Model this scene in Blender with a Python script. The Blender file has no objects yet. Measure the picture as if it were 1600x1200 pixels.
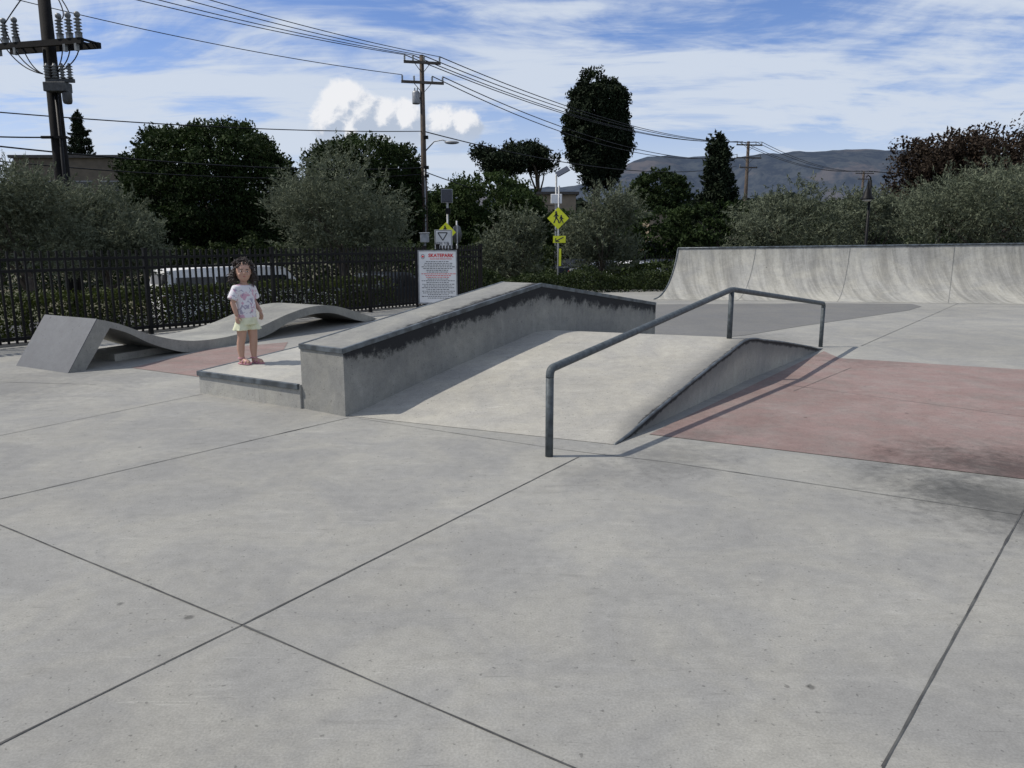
import bpy, bmesh, math, random
import numpy as np
from mathutils import Vector, Matrix, noise
random.seed(7)
RNG=np.random.default_rng(11)
scene=bpy.context.scene
COL=scene.collection
H=1.5; F=1200.0; TH=math.radians(10.6); ST=math.sin(TH); CT=math.cos(TH)
def ray(px,py):
    u=(px-800)/F; v=(py-600)/F
    return u, CT-v*ST, -(v*CT+ST)
def G(px,py,z=0.0):
    rx,ry,rz=ray(px,py); t=(H-z)/(-rz); return Vector((rx*t,ry*t,z))
def P(px,py,D):
    rx,ry,rz=ray(px,py); t=D/ry; return Vector((rx*t,D,H+rz*t))

# ---------------------------------------------------------------- materials
def nt(name):
    m=bpy.data.materials.new(name); m.use_nodes=True
    n=m.node_tree.nodes; l=m.node_tree.links
    return m,n,l,n['Principled BSDF']
def noise_n(n,l,co,scale,detail=4,rough=.55,dist=0,out='Fac'):
    x=n.new('ShaderNodeTexNoise'); x.inputs['Scale'].default_value=scale; x.inputs['Detail'].default_value=detail
    x.inputs['Roughness'].default_value=rough; x.inputs['Distortion'].default_value=dist
    l.new(co,x.inputs['Vector']); return x.outputs[out]
def mrange(n,l,fac,a,b,c,d,smooth=True):
    x=n.new('ShaderNodeMapRange'); x.inputs['From Min'].default_value=a; x.inputs['From Max'].default_value=b
    x.inputs['To Min'].default_value=c; x.inputs['To Max'].default_value=d
    if smooth: x.interpolation_type='SMOOTHSTEP'
    l.new(fac,x.inputs['Value']); return x.outputs['Result']
def mth(n,l,op,a,b=None):
    x=n.new('ShaderNodeMath'); x.operation=op
    for i,s in enumerate((a,b)):
        if s is None: continue
        if isinstance(s,(int,float)): x.inputs[i].default_value=s
        else: l.new(s,x.inputs[i])
    return x.outputs[0]
def vmth(n,l,op,a,b=None,out=0):
    x=n.new('ShaderNodeVectorMath'); x.operation=op
    for i,s in enumerate((a,b)):
        if s is None: continue
        if isinstance(s,(tuple,Vector)): x.inputs[i].default_value=tuple(s)
        else: l.new(s,x.inputs[i])
    return x.outputs[out]
def mixc(n,l,fac,a,b,mode='MIX'):
    x=n.new('ShaderNodeMix'); x.data_type='RGBA'; x.blend_type=mode
    for s,i in ((fac,0),(a,6),(b,7)):
        if isinstance(s,(int,float)): x.inputs[i].default_value=s
        elif isinstance(s,tuple): x.inputs[i].default_value=(s[0],s[1],s[2],1)
        else: l.new(s,x.inputs[i])
    return x.outputs[2]
def simple(name,c1,c2=None,scale=5,rough=.6,metal=0,bump=0,bscale=40,spec=.5):
    m,n,l,b=nt(name); co=n.new('ShaderNodeTexCoord').outputs['Object']
    c2=c2 or tuple(x*.75 for x in c1)
    f=mrange(n,l,noise_n(n,l,co,scale,6),.35,.65,0,1)
    l.new(mixc(n,l,f,c1,c2),b.inputs['Base Color'])
    b.inputs['Roughness'].default_value=rough; b.inputs['Metallic'].default_value=metal
    b.inputs['Specular IOR Level'].default_value=spec
    if bump:
        bp=n.new('ShaderNodeBump'); bp.inputs['Strength'].default_value=bump; bp.inputs['Distance'].default_value=.01
        l.new(noise_n(n,l,co,bscale,4),bp.inputs['Height']); l.new(bp.outputs[0],b.inputs['Normal'])
    return m
def concrete(name,base,tint2=None,stain=0.0,blotch=1.0,rough=.85,scuff=1.0,stainw=.1,sn=(.3,.3),dirt=(),fade=None,halo=None,streak=0):
    m,n,l,b=nt(name); co=n.new('ShaderNodeTexCoord').outputs['Object']
    big=noise_n(n,l,co,.33,4,.6,.4); mid=noise_n(n,l,co,1.6,6,.66,.7); fine=noise_n(n,l,co,13,5,.7); grain=noise_n(n,l,co,120,2,.6)
    v=mrange(n,l,big,.3,.7,1-.11*blotch,1+.07*blotch)
    v=mth(n,l,'MULTIPLY',v,mrange(n,l,mid,.3,.72,1-.13*blotch,1+.09*blotch))
    v=mth(n,l,'MULTIPLY',v,mrange(n,l,fine,.25,.75,.91,1.08))
    v=mth(n,l,'MULTIPLY',v,mrange(n,l,grain,.25,.75,.88,1.12))
    if streak:
        mp=n.new('ShaderNodeMapping'); mp.inputs['Scale'].default_value=(2.6,.25,.25); l.new(co,mp.inputs['Vector'])
        s=noise_n(n,l,mp.outputs[0],1.6,5,.7,.2); v=mth(n,l,'MULTIPLY',v,mrange(n,l,s,.35,.68,1+.12*streak,1-.30*streak))
    for sc_,lo,rr_ in ((2.6,.5,.085),(5.5,.48,.07)):
        vo=n.new('ShaderNodeTexVoronoi'); vo.inputs['Scale'].default_value=sc_; vo.inputs['Randomness'].default_value=1
        l.new(co,vo.inputs['Vector'])
        spot=mrange(n,l,mth(n,l,'ADD',vo.outputs['Distance'],mth(n,l,'MULTIPLY',fine,.12)),rr_,rr_+.03,1,0)
        spot=mth(n,l,'MULTIPLY',spot,mrange(n,l,noise_n(n,l,co,sc_*.37,1),lo,lo+.06,0,1))
        v=mth(n,l,'MULTIPLY',v,mrange(n,l,spot,0,1,1,.5,False))
    v=mth(n,l,'MULTIPLY',v,mrange(n,l,noise_n(n,l,co,42,2,.5),.66,.73,1,.6))
    for ang,sc,lo,hi,to,seed in ((.5,(1.3,6,1),.58,.74,1.10,0),(-.7,(1.2,8,1),.60,.74,.90,9),(.9,(2.2,40,1),.69,.73,.80,33),(1.9,(2.0,42,1),.69,.73,1.18,53),(-1.0,(2.4,38,1),.70,.73,.80,71)):
        mp=n.new('ShaderNodeMapping'); mp.inputs['Rotation'].default_value=(0,0,ang); mp.inputs['Scale'].default_value=sc; mp.inputs['Location'].default_value=(seed,seed,0)
        l.new(co,mp.inputs['Vector'])
        s=noise_n(n,l,mp.outputs[0],1.3,3,.55,1.1)
        v=mth(n,l,'MULTIPLY',v,mrange(n,l,s,lo,hi,1,1+(to-1)*scuff))
    for (c,r,s) in dirt:
        dd=vmth(n,l,'DISTANCE',co,tuple(c),1)
        dd=mth(n,l,'ADD',mth(n,l,'DIVIDE',dd,r),mth(n,l,'MULTIPLY',mth(n,l,'SUBTRACT',mid,.5),1.6))
        dd=mth(n,l,'ADD',dd,mth(n,l,'MULTIPLY',mth(n,l,'SUBTRACT',fine,.5),1.2))
        v=mth(n,l,'MULTIPLY',v,mrange(n,l,dd,0,1.2,s,1))
    t2=tint2 or tuple(x*y for x,y in zip(base,(1.0,.985,.94)))
    col=mixc(n,l,mrange(n,l,mid,.35,.65,0,1),base,t2)
    if fade: col=mixc(n,l,mrange(n,l,noise_n(n,l,co,3.1,7,.7),.38,.68,.15,.85),col,fade)
    cc=n.new('ShaderNodeCombineColor'); [l.new(v,cc.inputs[i]) for i in range(3)]
    col=mixc(n,l,1.0,col,cc.outputs[0],'MULTIPLY')
    if stain:
        at=n.new('ShaderNodeAttribute'); at.attribute_name='edge'
        e=mth(n,l,'ADD',at.outputs['Fac'],mth(n,l,'MULTIPLY',mth(n,l,'SUBTRACT',noise_n(n,l,co,10,8,.75),.5),sn[0]))
        e=mth(n,l,'ADD',e,mth(n,l,'MULTIPLY',mth(n,l,'SUBTRACT',noise_n(n,l,co,1.3,2),.5),sn[1]))
        if halo: col=mixc(n,l,mrange(n,l,e,stainw*.6,halo[0],halo[1],0),col,(.075,.078,.08))
        s=mrange(n,l,e,stainw*.6,stainw*1.1,stain,0)
        col=mixc(n,l,s,col,(.016,.017,.019))
    l.new(col,b.inputs['Base Color'])
    b.inputs['Roughness'].default_value=rough; b.inputs['Specular IOR Level'].default_value=.3
    bp=n.new('ShaderNodeBump'); bp.inputs['Strength'].default_value=.3; bp.inputs['Distance'].default_value=.004
    l.new(mth(n,l,'ADD',mth(n,l,'MULTIPLY',grain,.4),fine),bp.inputs['Height']); l.new(bp.outputs[0],b.inputs['Normal'])
    return m
def leafmat(name,dark,light,rough=.65,trans=.25):
    m,n,l,b=nt(name); at=n.new('ShaderNodeAttribute'); at.attribute_name='tint'
    col=mixc(n,l,at.outputs['Fac'],dark,light)
    l.new(col,b.inputs['Base Color']); b.inputs['Roughness'].default_value=rough; b.inputs['Specular IOR Level'].default_value=.15
    if trans:
        tr=n.new('ShaderNodeBsdfTranslucent'); l.new(col,tr.inputs['Color'])
        mx=n.new('ShaderNodeMixShader'); mx.inputs[0].default_value=trans
        l.new(b.outputs[0],mx.inputs[1]); l.new(tr.outputs[0],mx.inputs[2]); l.new(mx.outputs[0],n['Material Output'].inputs['Surface'])
    return m
M={}
M['ground']=concrete('concrete_floor',(.262,.259,.243),blotch=1.0,dirt=((G(1600,792),.8,.6),(G(1520,772),.6,.7),(G(1400,750),.5,.8),(G(1050,712),.5,.74),(G(925,740),.4,.84),(G(60,600),1.3,.82),(G(1170,530),1.2,.82)))
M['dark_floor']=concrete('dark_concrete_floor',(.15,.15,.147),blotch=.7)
M['pink']=concrete('pink_concrete',(.245,.165,.147),(.225,.155,.141),blotch=1.2,scuff=.9,dirt=((G(1620,742),.8,.5),(G(1500,722),.5,.72),(G(1330,560),.9,.8),(G(1060,690),.5,.82)),fade=(.225,.188,.17))
M['ramp']=concrete('ramp_concrete',(.335,.325,.295),stain=.93,stainw=.05,sn=(.09,.07),halo=(.26,.62))
M['ledge']=concrete('ledge_concrete',(.25,.25,.235),stain=.99,stainw=.19,sn=(.36,.10),blotch=1.4,halo=(.36,.4))
M['wall']=concrete('wall_concrete',(.26,.26,.243),blotch=1.6)
M['plat']=concrete('platform_concrete',(.34,.335,.31),blotch=1.2)
M['pipe']=concrete('pipe_concrete',(.335,.33,.303),stain=.4,stainw=.06,blotch=1.0,streak=1.0)
M['joint']=simple('joint_dark',(.04,.04,.039),(.09,.09,.085),8,.9)
M['seam']=simple('seam_grey',(.12,.12,.115),(.2,.2,.19),8,.9)
M['steel']=simple('coping_steel',(.12,.14,.155),(.055,.062,.067),9,.5,.4)
M['rail']=simple('rail_paint',(.085,.10,.108),(.05,.06,.065),22,.6,.1,.25,60,.35)
M['kick']=concrete('worn_kicker_concrete',(.125,.13,.137),(.10,.105,.11),blotch=1.6,rough=.5)
M['black']=simple('black_iron',(.005,.005,.006),(.008,.008,.008),6,.5,spec=.15)
M['wood']=simple('pole_wood',(.085,.062,.045),(.05,.038,.03),4,.85,0,.5,30)
M['darkwood']=simple('dark_pole_wood',(.010,.009,.009),(.006,.006,.006),4,.85,0,.4,30,.2)
M['arm']=simple('crossarm_wood',(.10,.085,.07),(.06,.05,.042),6,.85)
M['bark']=simple('bark',(.085,.07,.056),(.04,.033,.028),9,.9,0,.7,30)
M['porc']=simple('porcelain_grey',(.34,.36,.35),(.22,.24,.235),9,.3)
M['porcd']=simple('weathered_porcelain',(.17,.18,.18),(.09,.095,.095),9,.4)
M['galv']=simple('galvanised_metal',(.30,.31,.32),(.22,.23,.24),10,.5,.4)
M['white']=simple('white_paint',(.78,.78,.77),(.7,.7,.69),3,.4)
M['red']=simple('red_ink',(.62,.02,.02),(.57,.02,.02),3,.5)
M['tail']=simple('tail_light_red',(.15,.01,.01),(.12,.01,.01),3,.3)
M['ink']=simple('black_ink',(.03,.03,.035),(.03,.03,.035),3,.5)
M['yellow']=simple('fluorescent_yellow',(.78,.80,.02),(.68,.72,.02),3,.4)
M['solar']=simple('solar_glass',(.012,.016,.03),(.02,.024,.04),9,.15)
M['glass']=simple('car_glass',(.012,.014,.016),(.02,.022,.025),2,.06)
M['tyre']=simple('tyre_rubber',(.02,.02,.02),(.03,.03,.03),9,.85)
M['asphalt']=simple('asphalt_road',(.055,.055,.056),(.04,.04,.041),1.5,.9,0,.4,80)
M['terrain']=simple('dry_grass_ground',(.07,.075,.035),(.10,.085,.055),.3,.95,0,.5,8)
M['stucco']=simple('beige_stucco',(.26,.21,.15),(.22,.18,.13),2,.9,0,.3,60)
M['stuccod']=simple('brown_stucco',(.13,.108,.08),(.105,.088,.066),2,.9,0,.3,60)
M['roof']=simple('grey_roof',(.07,.065,.06),(.05,.046,.042),4,.9)
M['kerb']=simple('kerb_concrete',(.30,.29,.27),(.24,.235,.22),3,.9)
M['lamp_glass']=simple('lamp_glass',(.6,.6,.58),(.5,.5,.5),3,.3)
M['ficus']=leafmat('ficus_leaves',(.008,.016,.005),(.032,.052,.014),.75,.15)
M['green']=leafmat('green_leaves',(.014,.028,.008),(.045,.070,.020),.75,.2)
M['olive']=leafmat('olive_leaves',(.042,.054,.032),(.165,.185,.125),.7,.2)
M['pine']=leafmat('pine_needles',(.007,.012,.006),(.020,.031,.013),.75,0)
M['redleaf']=leafmat('red_brown_leaves',(.016,.012,.009),(.052,.037,.025),.7,.12)
M['hedge']=leafmat('hedge_leaves',(.010,.018,.004),(.075,.095,.017),.6,.22)
M['hedged']=leafmat('dark_hedge_leaves',(.011,.020,.006),(.05,.07,.019),.6,.2)

# ---------------------------------------------------------------- mesh builder
class MB:
    def __init__(s): s.v=[];s.f=[];s.m=[];s.a=[];s.sm=[]
    def add(s,vs,fs,mat=0,att=None,smooth=False):
        o=len(s.v); s.v+= [tuple(x) for x in vs]; s.a+= list(att) if att is not None else [9.0]*len(vs)
        for f in fs: s.f.append(tuple(i+o for i in f)); s.m.append(mat); s.sm.append(smooth)
    def box(s,c,size,rot=0,mat=0,mx=None):
        sx,sy,sz=[x/2 for x in size]; c=Vector(c)
        R=mx if mx is not None else Matrix.Rotation(rot,3,'Z')
        vs=[c+R@Vector((x*sx,y*sy,z*sz)) for x in(-1,1) for y in(-1,1) for z in(-1,1)]
        s.add(vs,[(0,1,3,2),(4,6,7,5),(0,4,5,1),(2,3,7,6),(0,2,6,4),(1,5,7,3)],mat)
    def bar(s,a,b,w,h,mat=0):
        a=Vector(a);b=Vector(b);d=b-a
        R=d.to_track_quat('X','Z').to_matrix()
        s.box((a+b)/2,(d.length,w,h),mx=R,mat=mat)
    def tube(s,pts,rad,n=8,mat=0,smooth=True):
        pts=[Vector(p) for p in pts]; k=len(pts)
        if isinstance(rad,(int,float)): rad=[rad]*k
        vs=[];up=None
        for i,p in enumerate(pts):
            d=(pts[min(i+1,k-1)]-pts[max(i-1,0)]).normalized() if k>1 else Vector((0,0,1))
            if d.length<1e-6: d=Vector((0,0,1))
            if up is None:
                up=Vector((0,0,1)) if abs(d.z)<.9 else Vector((1,0,0))
            x=d.cross(up)
            if x.length<1e-4: x=d.orthogonal()
            x.normalize(); y=x.cross(d).normalized(); up=y
            for j in range(n):
                a=2*math.pi*j/n; vs.append(p+(x*math.cos(a)+y*math.sin(a))*rad[i])
        fs=[(i*n+j,i*n+(j+1)%n,(i+1)*n+(j+1)%n,(i+1)*n+j) for i in range(k-1) for j in range(n)]
        fs.append(tuple(range(n))); fs.append(tuple(range((k-1)*n,k*n))[::-1])
        s.add(vs,fs,mat,smooth=smooth)
    def lathe(s,base,prof,n=14,mat=0,axis=None):
        R=Matrix.Identity(3) if axis is None else Vector(axis).to_track_quat('Z','Y').to_matrix()
        base=Vector(base);vs=[]
        for r,z in prof:
            for j in range(n):
                a=2*math.pi*j/n; vs.append(base+R@Vector((r*math.cos(a),r*math.sin(a),z)))
        k=len(prof)
        fs=[(i*n+j,i*n+(j+1)%n,(i+1)*n+(j+1)%n,(i+1)*n+j) for i in range(k-1) for j in range(n)]
        fs.append(tuple(range(n))[::-1]); fs.append(tuple(range((k-1)*n,k*n)))
        s.add(vs,fs,mat,smooth=True)
    def loft(s,rings,n=20,mat=0):
        vs=[]
        for (cx,cy,cz,rx,ry) in rings:
            for j in range(n):
                a=2*math.pi*j/n; vs.append((cx+rx*math.cos(a),cy+ry*math.sin(a),cz))
        k=len(rings)
        fs=[(i*n+j,i*n+(j+1)%n,(i+1)*n+(j+1)%n,(i+1)*n+j) for i in range(k-1) for j in range(n)]
        fs.append(tuple(range(n))[::-1]); fs.append(tuple(range((k-1)*n,k*n)))
        s.add(vs,fs,mat,smooth=True)
    def ball(s,c,r,mat=0,n=12):
        c=Vector(c); rr=r if isinstance(r,tuple) else (r,r,r)
        s.loft([(c.x,c.y,c.z-rr[2]*math.cos(math.pi*i/n),max(1e-4,rr[0]*math.sin(math.pi*i/n)),max(1e-4,rr[1]*math.sin(math.pi*i/n))) for i in range(n+1)],16,mat)
    def slab(s,poly,z0,z1,mat=0):
        n=len(poly); vs=[(p[0],p[1],z0) for p in poly]+[(p[0],p[1],z1) for p in poly]
        fs=[tuple(range(n))[::-1],tuple(range(n,2*n))]+[(i,(i+1)%n,(i+1)%n+n,i+n) for i in range(n)]
        s.add(vs,fs,mat)
    def build(s,name,mats,parent=None,bevel=0,attr=False,recalc=True):
        me=bpy.data.meshes.new(name); me.from_pydata(s.v,[],s.f)
        if not isinstance(mats,(list,tuple)): mats=[mats]
        for m in mats: me.materials.append(m)
        me.polygons.foreach_set('material_index',s.m); me.polygons.foreach_set('use_smooth',s.sm)
        if attr:
            a=me.attributes.new('edge','FLOAT','POINT'); a.data.foreach_set('value',s.a)
        if recalc:
            bm=bmesh.new(); bm.from_mesh(me); bmesh.ops.recalc_face_normals(bm,faces=bm.faces); bm.to_mesh(me); bm.free()
        ob=bpy.data.objects.new(name,me); COL.objects.link(ob)
        if parent is not None: par(ob,parent)
        if bevel:
            b=ob.modifiers.new('b','BEVEL'); b.width=bevel; b.segments=2; b.limit_method='ANGLE'
        return ob
def par(ob,p):
    ob.parent=p; ob.matrix_parent_inverse=Matrix.Translation(-Vector(p['_loc'])) if '_loc' in p else Matrix.Identity(4)
def thing(name,loc,label,cat,group=None):
    e=bpy.data.objects.new(name,None); e.location=loc; e.empty_display_size=.2; COL.objects.link(e)
    e['_loc']=list(loc); e['label']=label; e['category']=cat
    if group: e['group']=group
    return e
def tag(o,label=None,cat=None,kind=None,group=None):
    if label:o['label']=label
    if cat:o['category']=cat
    if kind:o['kind']=kind
    if group:o['group']=group
    return o
def text(s,size,loc,R,mat,parent,name,extr=.001,align='CENTER',bold=0):
    cu=bpy.data.curves.new(name,'FONT'); cu.body=s; cu.size=size; cu.extrude=extr; cu.align_x=align; cu.align_y='CENTER'; cu.offset=bold
    o=bpy.data.objects.new('tmp',cu); COL.objects.link(o); bpy.context.view_layer.update()
    me=bpy.data.meshes.new_from_object(o.evaluated_get(bpy.context.evaluated_depsgraph_get()))
    bpy.data.objects.remove(o); me.transform(Matrix.Translation(loc)@R.to_4x4()); me.materials.clear(); me.materials.append(mat)
    ob=bpy.data.objects.new(name,me); COL.objects.link(ob); par(ob,parent); return ob

# ---------------------------------------------------------------- ground
b=MB()
Fd=Vector((.6,.8,0)); Fn=Vector((-.8,.6,0)); F0=Vector((-7.2,10.7,0))
slab_poly=[(-28,-20),(32,-20),(32,19.2),(12.6,21.6),(4.6,24.0),(1.5,23.6)]+[tuple((F0+Fd*s+Fn*.35)[:2]) for s in (9.5,4,-3,-15)]+[(-28,-8)]
b.slab(slab_poly,-1.6,0)
ground=b.build('ground',M['ground']); tag(ground,'light grey concrete skatepark floor with scuffs','ground','structure')
b=MB(); R=9000; b.add([(-R,-R,-1.02),(R,-R,-1.02),(R,R,-1.02),(-R,R,-1.02)],[(0,1,2,3)])
tag(b.build('terrain',M['terrain']),'flat dry grassy terrain around the skatepark','terrain','structure')
b=MB()
q=[F0+Fd*s+Fn*o for s,o in ((-60,5.5),(140,5.5),(140,14),(-60,14))]
b.add([(p.x,p.y,-1.0) for p in q],[(0,1,2,3)])
tag(b.build('road',M['asphalt']),'grey asphalt street beside the skatepark','road','structure')
b=MB()
q=[F0+Fd*s+Fn*o for s,o in ((-60,3.6),(140,3.6),(140,5.45),(-60,5.45))]
b.slab([(p.x,p.y) for p in q],-1.3,-.88)
tag(b.build('pavement',M['kerb']),'pale concrete pavement with kerb along street','pavement','structure')
b=MB(); b.add([(-10,34,-.99),(60,26,-.99),(60,60,-.99),(-10,60,-.99)],[(0,1,2,3)])
tag(b.build('parking_lot_ground',M['asphalt']),'asphalt car park beyond the hedge','ground','structure')

def sheet(name,pts,z,mat,label,cat='pavement'):
    b=MB(); b.add([(p[0],p[1],z) for p in pts],[tuple(range(len(pts)))])
    o=b.build(name,mat,recalc=False)
    if o.data.polygons[0].normal.z<0: o.data.flip_normals()
    return tag(o,label,cat,'structure')
sheet('pink_pavement',[G(1014,679),G(1287,549),G(1312,560),G(1600,578),G(2000,603),G(2500,860),G(1600,749)],.004,M['pink'],'faded pink concrete paving beside the ramp')
sheet('pink_pavement',[G(205,575),G(318,590),G(440,552),G(450,535),G(330,545)],.004,M['pink'],'faded pink concrete paving beside low platform')
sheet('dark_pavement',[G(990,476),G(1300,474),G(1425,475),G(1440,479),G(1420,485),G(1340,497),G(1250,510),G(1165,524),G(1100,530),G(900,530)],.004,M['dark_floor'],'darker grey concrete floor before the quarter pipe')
def joint(a,bb,w=.013,z=.003,seed=0,amp=.0025):
    a=Vector(a);bb=Vector(bb);d=bb-a;L=d.length;n=max(4,int(L/.10));d.normalize();nn=Vector((-d.y,d.x,0))
    w=w*.62
    B=MB();vs=[]
    for i in range(n+1):
        p=a+d*(L*i/n); o=noise.noise(Vector((i*.13,seed*3.1,0)))*amp+noise.noise(Vector((i*.9,seed*7.7,3)))*amp*.6
        ww=w*(.65+.8*abs(noise.noise(Vector((i*.7,seed,9)))))
        if random.random()<.03: ww*=1.9
        vs+= [(p+nn*(o+ww/2))[:2]+(z,),(p+nn*(o-ww/2))[:2]+(z,)]
    B.add(vs,[(2*i,2*i+1,2*i+3,2*i+2) for i in range(n)])
    o=B.build('expansion_joint',M['joint'],recalc=False)
    for p in o.data.polygons:
        if p.normal.z<0: o.data.flip_normals(); break
    tag(o,'dark saw-cut joint line in concrete floor','joint','structure','saw-cut joints in the floor')
J=[((-120,1222),(378,977),.014,0),((378,977),(905,714),.016,0),
   ((-200,738),(378,977),.016,0),((378,977),(900,1202),.014,0),((900,1202),(1200,1330),.014,0),
   ((1600,795),(1380,1200),.017,0),((1600,795),(1645,706),.014,0),((1380,1200),(1330,1300),.017,0),
   ((-300,850),(545,653),.015,0),((-200,722),(316,616),.013,0),
   ((880,703),(1040,722),.012,0),((1040,722),(1600,806),.012,0),((560,654),(880,703),.009,0),
   ((1345,541),(1500,473),.018,0),((0,597),(150,601),.014,0),((1215,600),(1600,652),.011,1),((1330,575),(1240,612),.011,1)]
for i,(a,c,w,hi) in enumerate(J): joint(G(*a),G(*c),w,.0065 if hi else .003,i)

# ---------------------------------------------------------------- grind ledge
HO=Vector((-1.44,6.48,0)); HA=Vector((.583,.8125,0)).normalized(); HL=Vector((-HA.y,HA.x,0))
def HP(s,w,z): return HO+HA*s+HL*w+Vector((0,0,z))
W=.56
e=thing('grind_ledge',HP(0,.28,0),'long grey concrete grind ledge peaked in the middle, black wax stains','skate ledge')
b=MB()
NS=24
ss=[6.15*i/(2*NS) for i in range(2*NS+1)]
ss[NS]=3.05
def ztop(s): return .59+.42*s/3.05 if s<=3.05 else 1.01-.425*(s-3.05)/3.1
for i in range(len(ss)-1):
    a,c=ss[i],ss[i+1]; za,zc=ztop(a),ztop(c)
    fa=max(0,.35-a)*.25+max(0,a-4.2)*.02; fc=max(0,.35-c)*.25+max(0,c-4.2)*.02
    ga=.06+max(0,1.3-a)*.13; gc=.06+max(0,1.3-c)*.13
    b.add([HP(a,0,0),HP(c,0,0),HP(c,0,zc),HP(a,0,za)],[(0,1,2,3)],0,[za+fa,zc+fc,fc,fa])
    b.add([HP(a,W,0),HP(a,W,za),HP(c,W,zc),HP(c,W,0)],[(0,1,2,3)],0,[.8+za,.8,.8,.8+zc])
    b.add([HP(a,0,za),HP(c,0,zc),HP(c,W,zc),HP(a,W,za)],[(0,1,2,3)],0,[ga,gc,gc+W*1.0,ga+W*1.0])
b.add([HP(0,0,0),HP(0,0,.59),HP(0,W,.59),HP(0,W,0)],[(0,1,2,3)],0,[.9,.40,.40,.9])
b.add([HP(6.15,0,0),HP(6.15,W,0),HP(6.15,W,.585),HP(6.15,0,.585)],[(0,1,2,3)],0,[.9,.9,.2,.2])
b.build('wall',M['ledge'],e,attr=True)
b=MB()
for w in (.012,W-.012):
    o=.004 if w>.1 else -.004
    for (s0,s1) in ((-.004,3.05),(3.05,6.154)):
        a=HP(s0,w+o,ztop(max(0,s0))-.018); c=HP(s1,w+o,ztop(min(6.15,s1))-.018); b.bar(a,c,.03,.044)
b.bar(HP(-.0,-.004,.572),HP(-.0,W+.004,.572),.03,.046)
b.build('edge_trim',M['steel'],e,bevel=.004)
e=thing('low_platform',Vector((-2.5,7.3,0)),'low pale concrete platform with steel front edge beside ledge','skate platform')
FL=Vector((-3.12,7.53,.22));FR=HP(-.02,W+.004,.22);BR=HP(5.6,W+.004,.22);MR=HP(3,W+.004,.35);ML=Vector((-1.75,10.5,.35));BL=ML+HA*2.6;BL.z=.22
b=MB(); top=[FL,FR,MR,BR,BL,ML]
vs=[tuple(p) for p in top]+[(p.x,p.y,0) for p in top]
b.add(vs,[(0,1,2,5),(5,2,3,4)]+[(i,i+6,(i+1)%6+6,(i+1)%6) for i in range(6)],0)
b.build('slab',M['plat'],e,bevel=.006)
b=MB(); b.bar(FL+Vector((-.005,-.0,-.018)),FR+Vector((-.012,0,-.018)),.035,.05); b.bar(FL+Vector((-.003,0,-.018)),ML+Vector((0,0,-.018)),.03,.045)
b.build('edge_trim',M['steel'],e,bevel=.004)

# ---------------------------------------------------------------- ramp
e=thing('pyramid_ramp',Vector((1.2,7.5,0)),'pale concrete double-sided ramp with dark stained edge','skate ramp')
R0=Vector((.764,5.55,0));R1=Vector((2.53,8.19,0));R2=Vector((4.36,10.7,0));RM=.456
L0=HP(.02,.03,0);L1=HP(3.05,.03,0);L2=HP(6.1,.03,0)
def fz(t):
    tt=1-abs(t-1)
    f=1.10*tt-.10*tt*tt*tt*tt
    f=min(f,1.0)
    if tt>.84: q=(tt-.84)/.16; f0=1.10*.84-.10*.84**4; f=f0+(1.0-f0)*math.sin(q*math.pi/2)
    if tt<.16: f-= .018*math.sin(math.pi*tt/.16)
    return .003+RM*max(0,f)
def lerp(a,c,t): return a+(c-a)*t
def LP(t): return lerp(L0,L1,t) if t<=1 else lerp(L1,L2,t-1)
def RP(t): return lerp(R0,R1,t) if t<=1 else lerp(R1,R2,t-1)
NT=72;NU=24; b=MB(); vs=[];at=[]
for i in range(NT+1):
    t=2*i/NT
    for j in range(NU+1):
        u=j/NU; p=lerp(LP(t),RP(t),u); vs.append((p.x,p.y,fz(t))); at.append((1-u)*2.2+.03+(.2 if t<.15 else 0)*(.15-t)*4)
b.add(vs,[(i*(NU+1)+j,i*(NU+1)+j+1,(i+1)*(NU+1)+j+1,(i+1)*(NU+1)+j) for i in range(NT) for j in range(NU)],0,at,True)
for i in range(NT):
    t,t2=2*i/NT,2*(i+1)/NT; p,q=RP(t),RP(t2)
    b.add([(p.x,p.y,0),(q.x,q.y,0),(q.x,q.y,fz(t2)),(p.x,p.y,fz(t))],[(0,1,2,3)],0,[fz(t),fz(t2),0,0])
b.build('bank',M['ramp'],e,attr=True,recalc=False)
b=MB(); pts=[Vector((RP(2*i/NT).x,RP(2*i/NT).y,fz(2*i/NT)-.006)) for i in range(NT+1)]
b.tube(pts,.012,8); b.build('edge_trim',M['steel'],e)

# ---------------------------------------------------------------- handrail
A0=G(858,713);A1=Vector((2.345,8.24,.45));A2=G(1282,542)
e=thing('grind_rail',A0,'bent round dark grey steel grind rail on three posts','grind rail')
T0=Vector((A0.x,A0.y,.625));T1=Vector((A1.x,A1.y,.985));T2=Vector((A2.x,A2.y,.62))
r=.029
def arc(a,c,d,k=.09,n=7):
    p0=c+(a-c).normalized()*k;p2=c+(d-c).normalized()*k
    return [p0*(1-t)**2+c*2*t*(1-t)+p2*t*t for t in [i/(n-1) for i in range(n)]]
b=MB(); pts=[T0+Vector((0,0,-.06))]+arc(T0+Vector((0,0,-.3)),T0,T1,.05)+arc(T0,T1,T2,.09)+arc(T1,T2,T2+Vector((0,0,-.3)),.05)+[T2+Vector((0,0,-.06))]
b.tube(pts,r,16); b.build('rail_bar',M['rail'],e)
for A,T in ((A0,T0),(A1,T1),(A2,T2)):
    b=MB(); b.tube([Vector((A.x,A.y,A.z-.03)),Vector((A.x,A.y,T.z-(.05 if A is not A1 else .01)))],r-.001,16)
    b.build('post',M['rail'],e)

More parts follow.
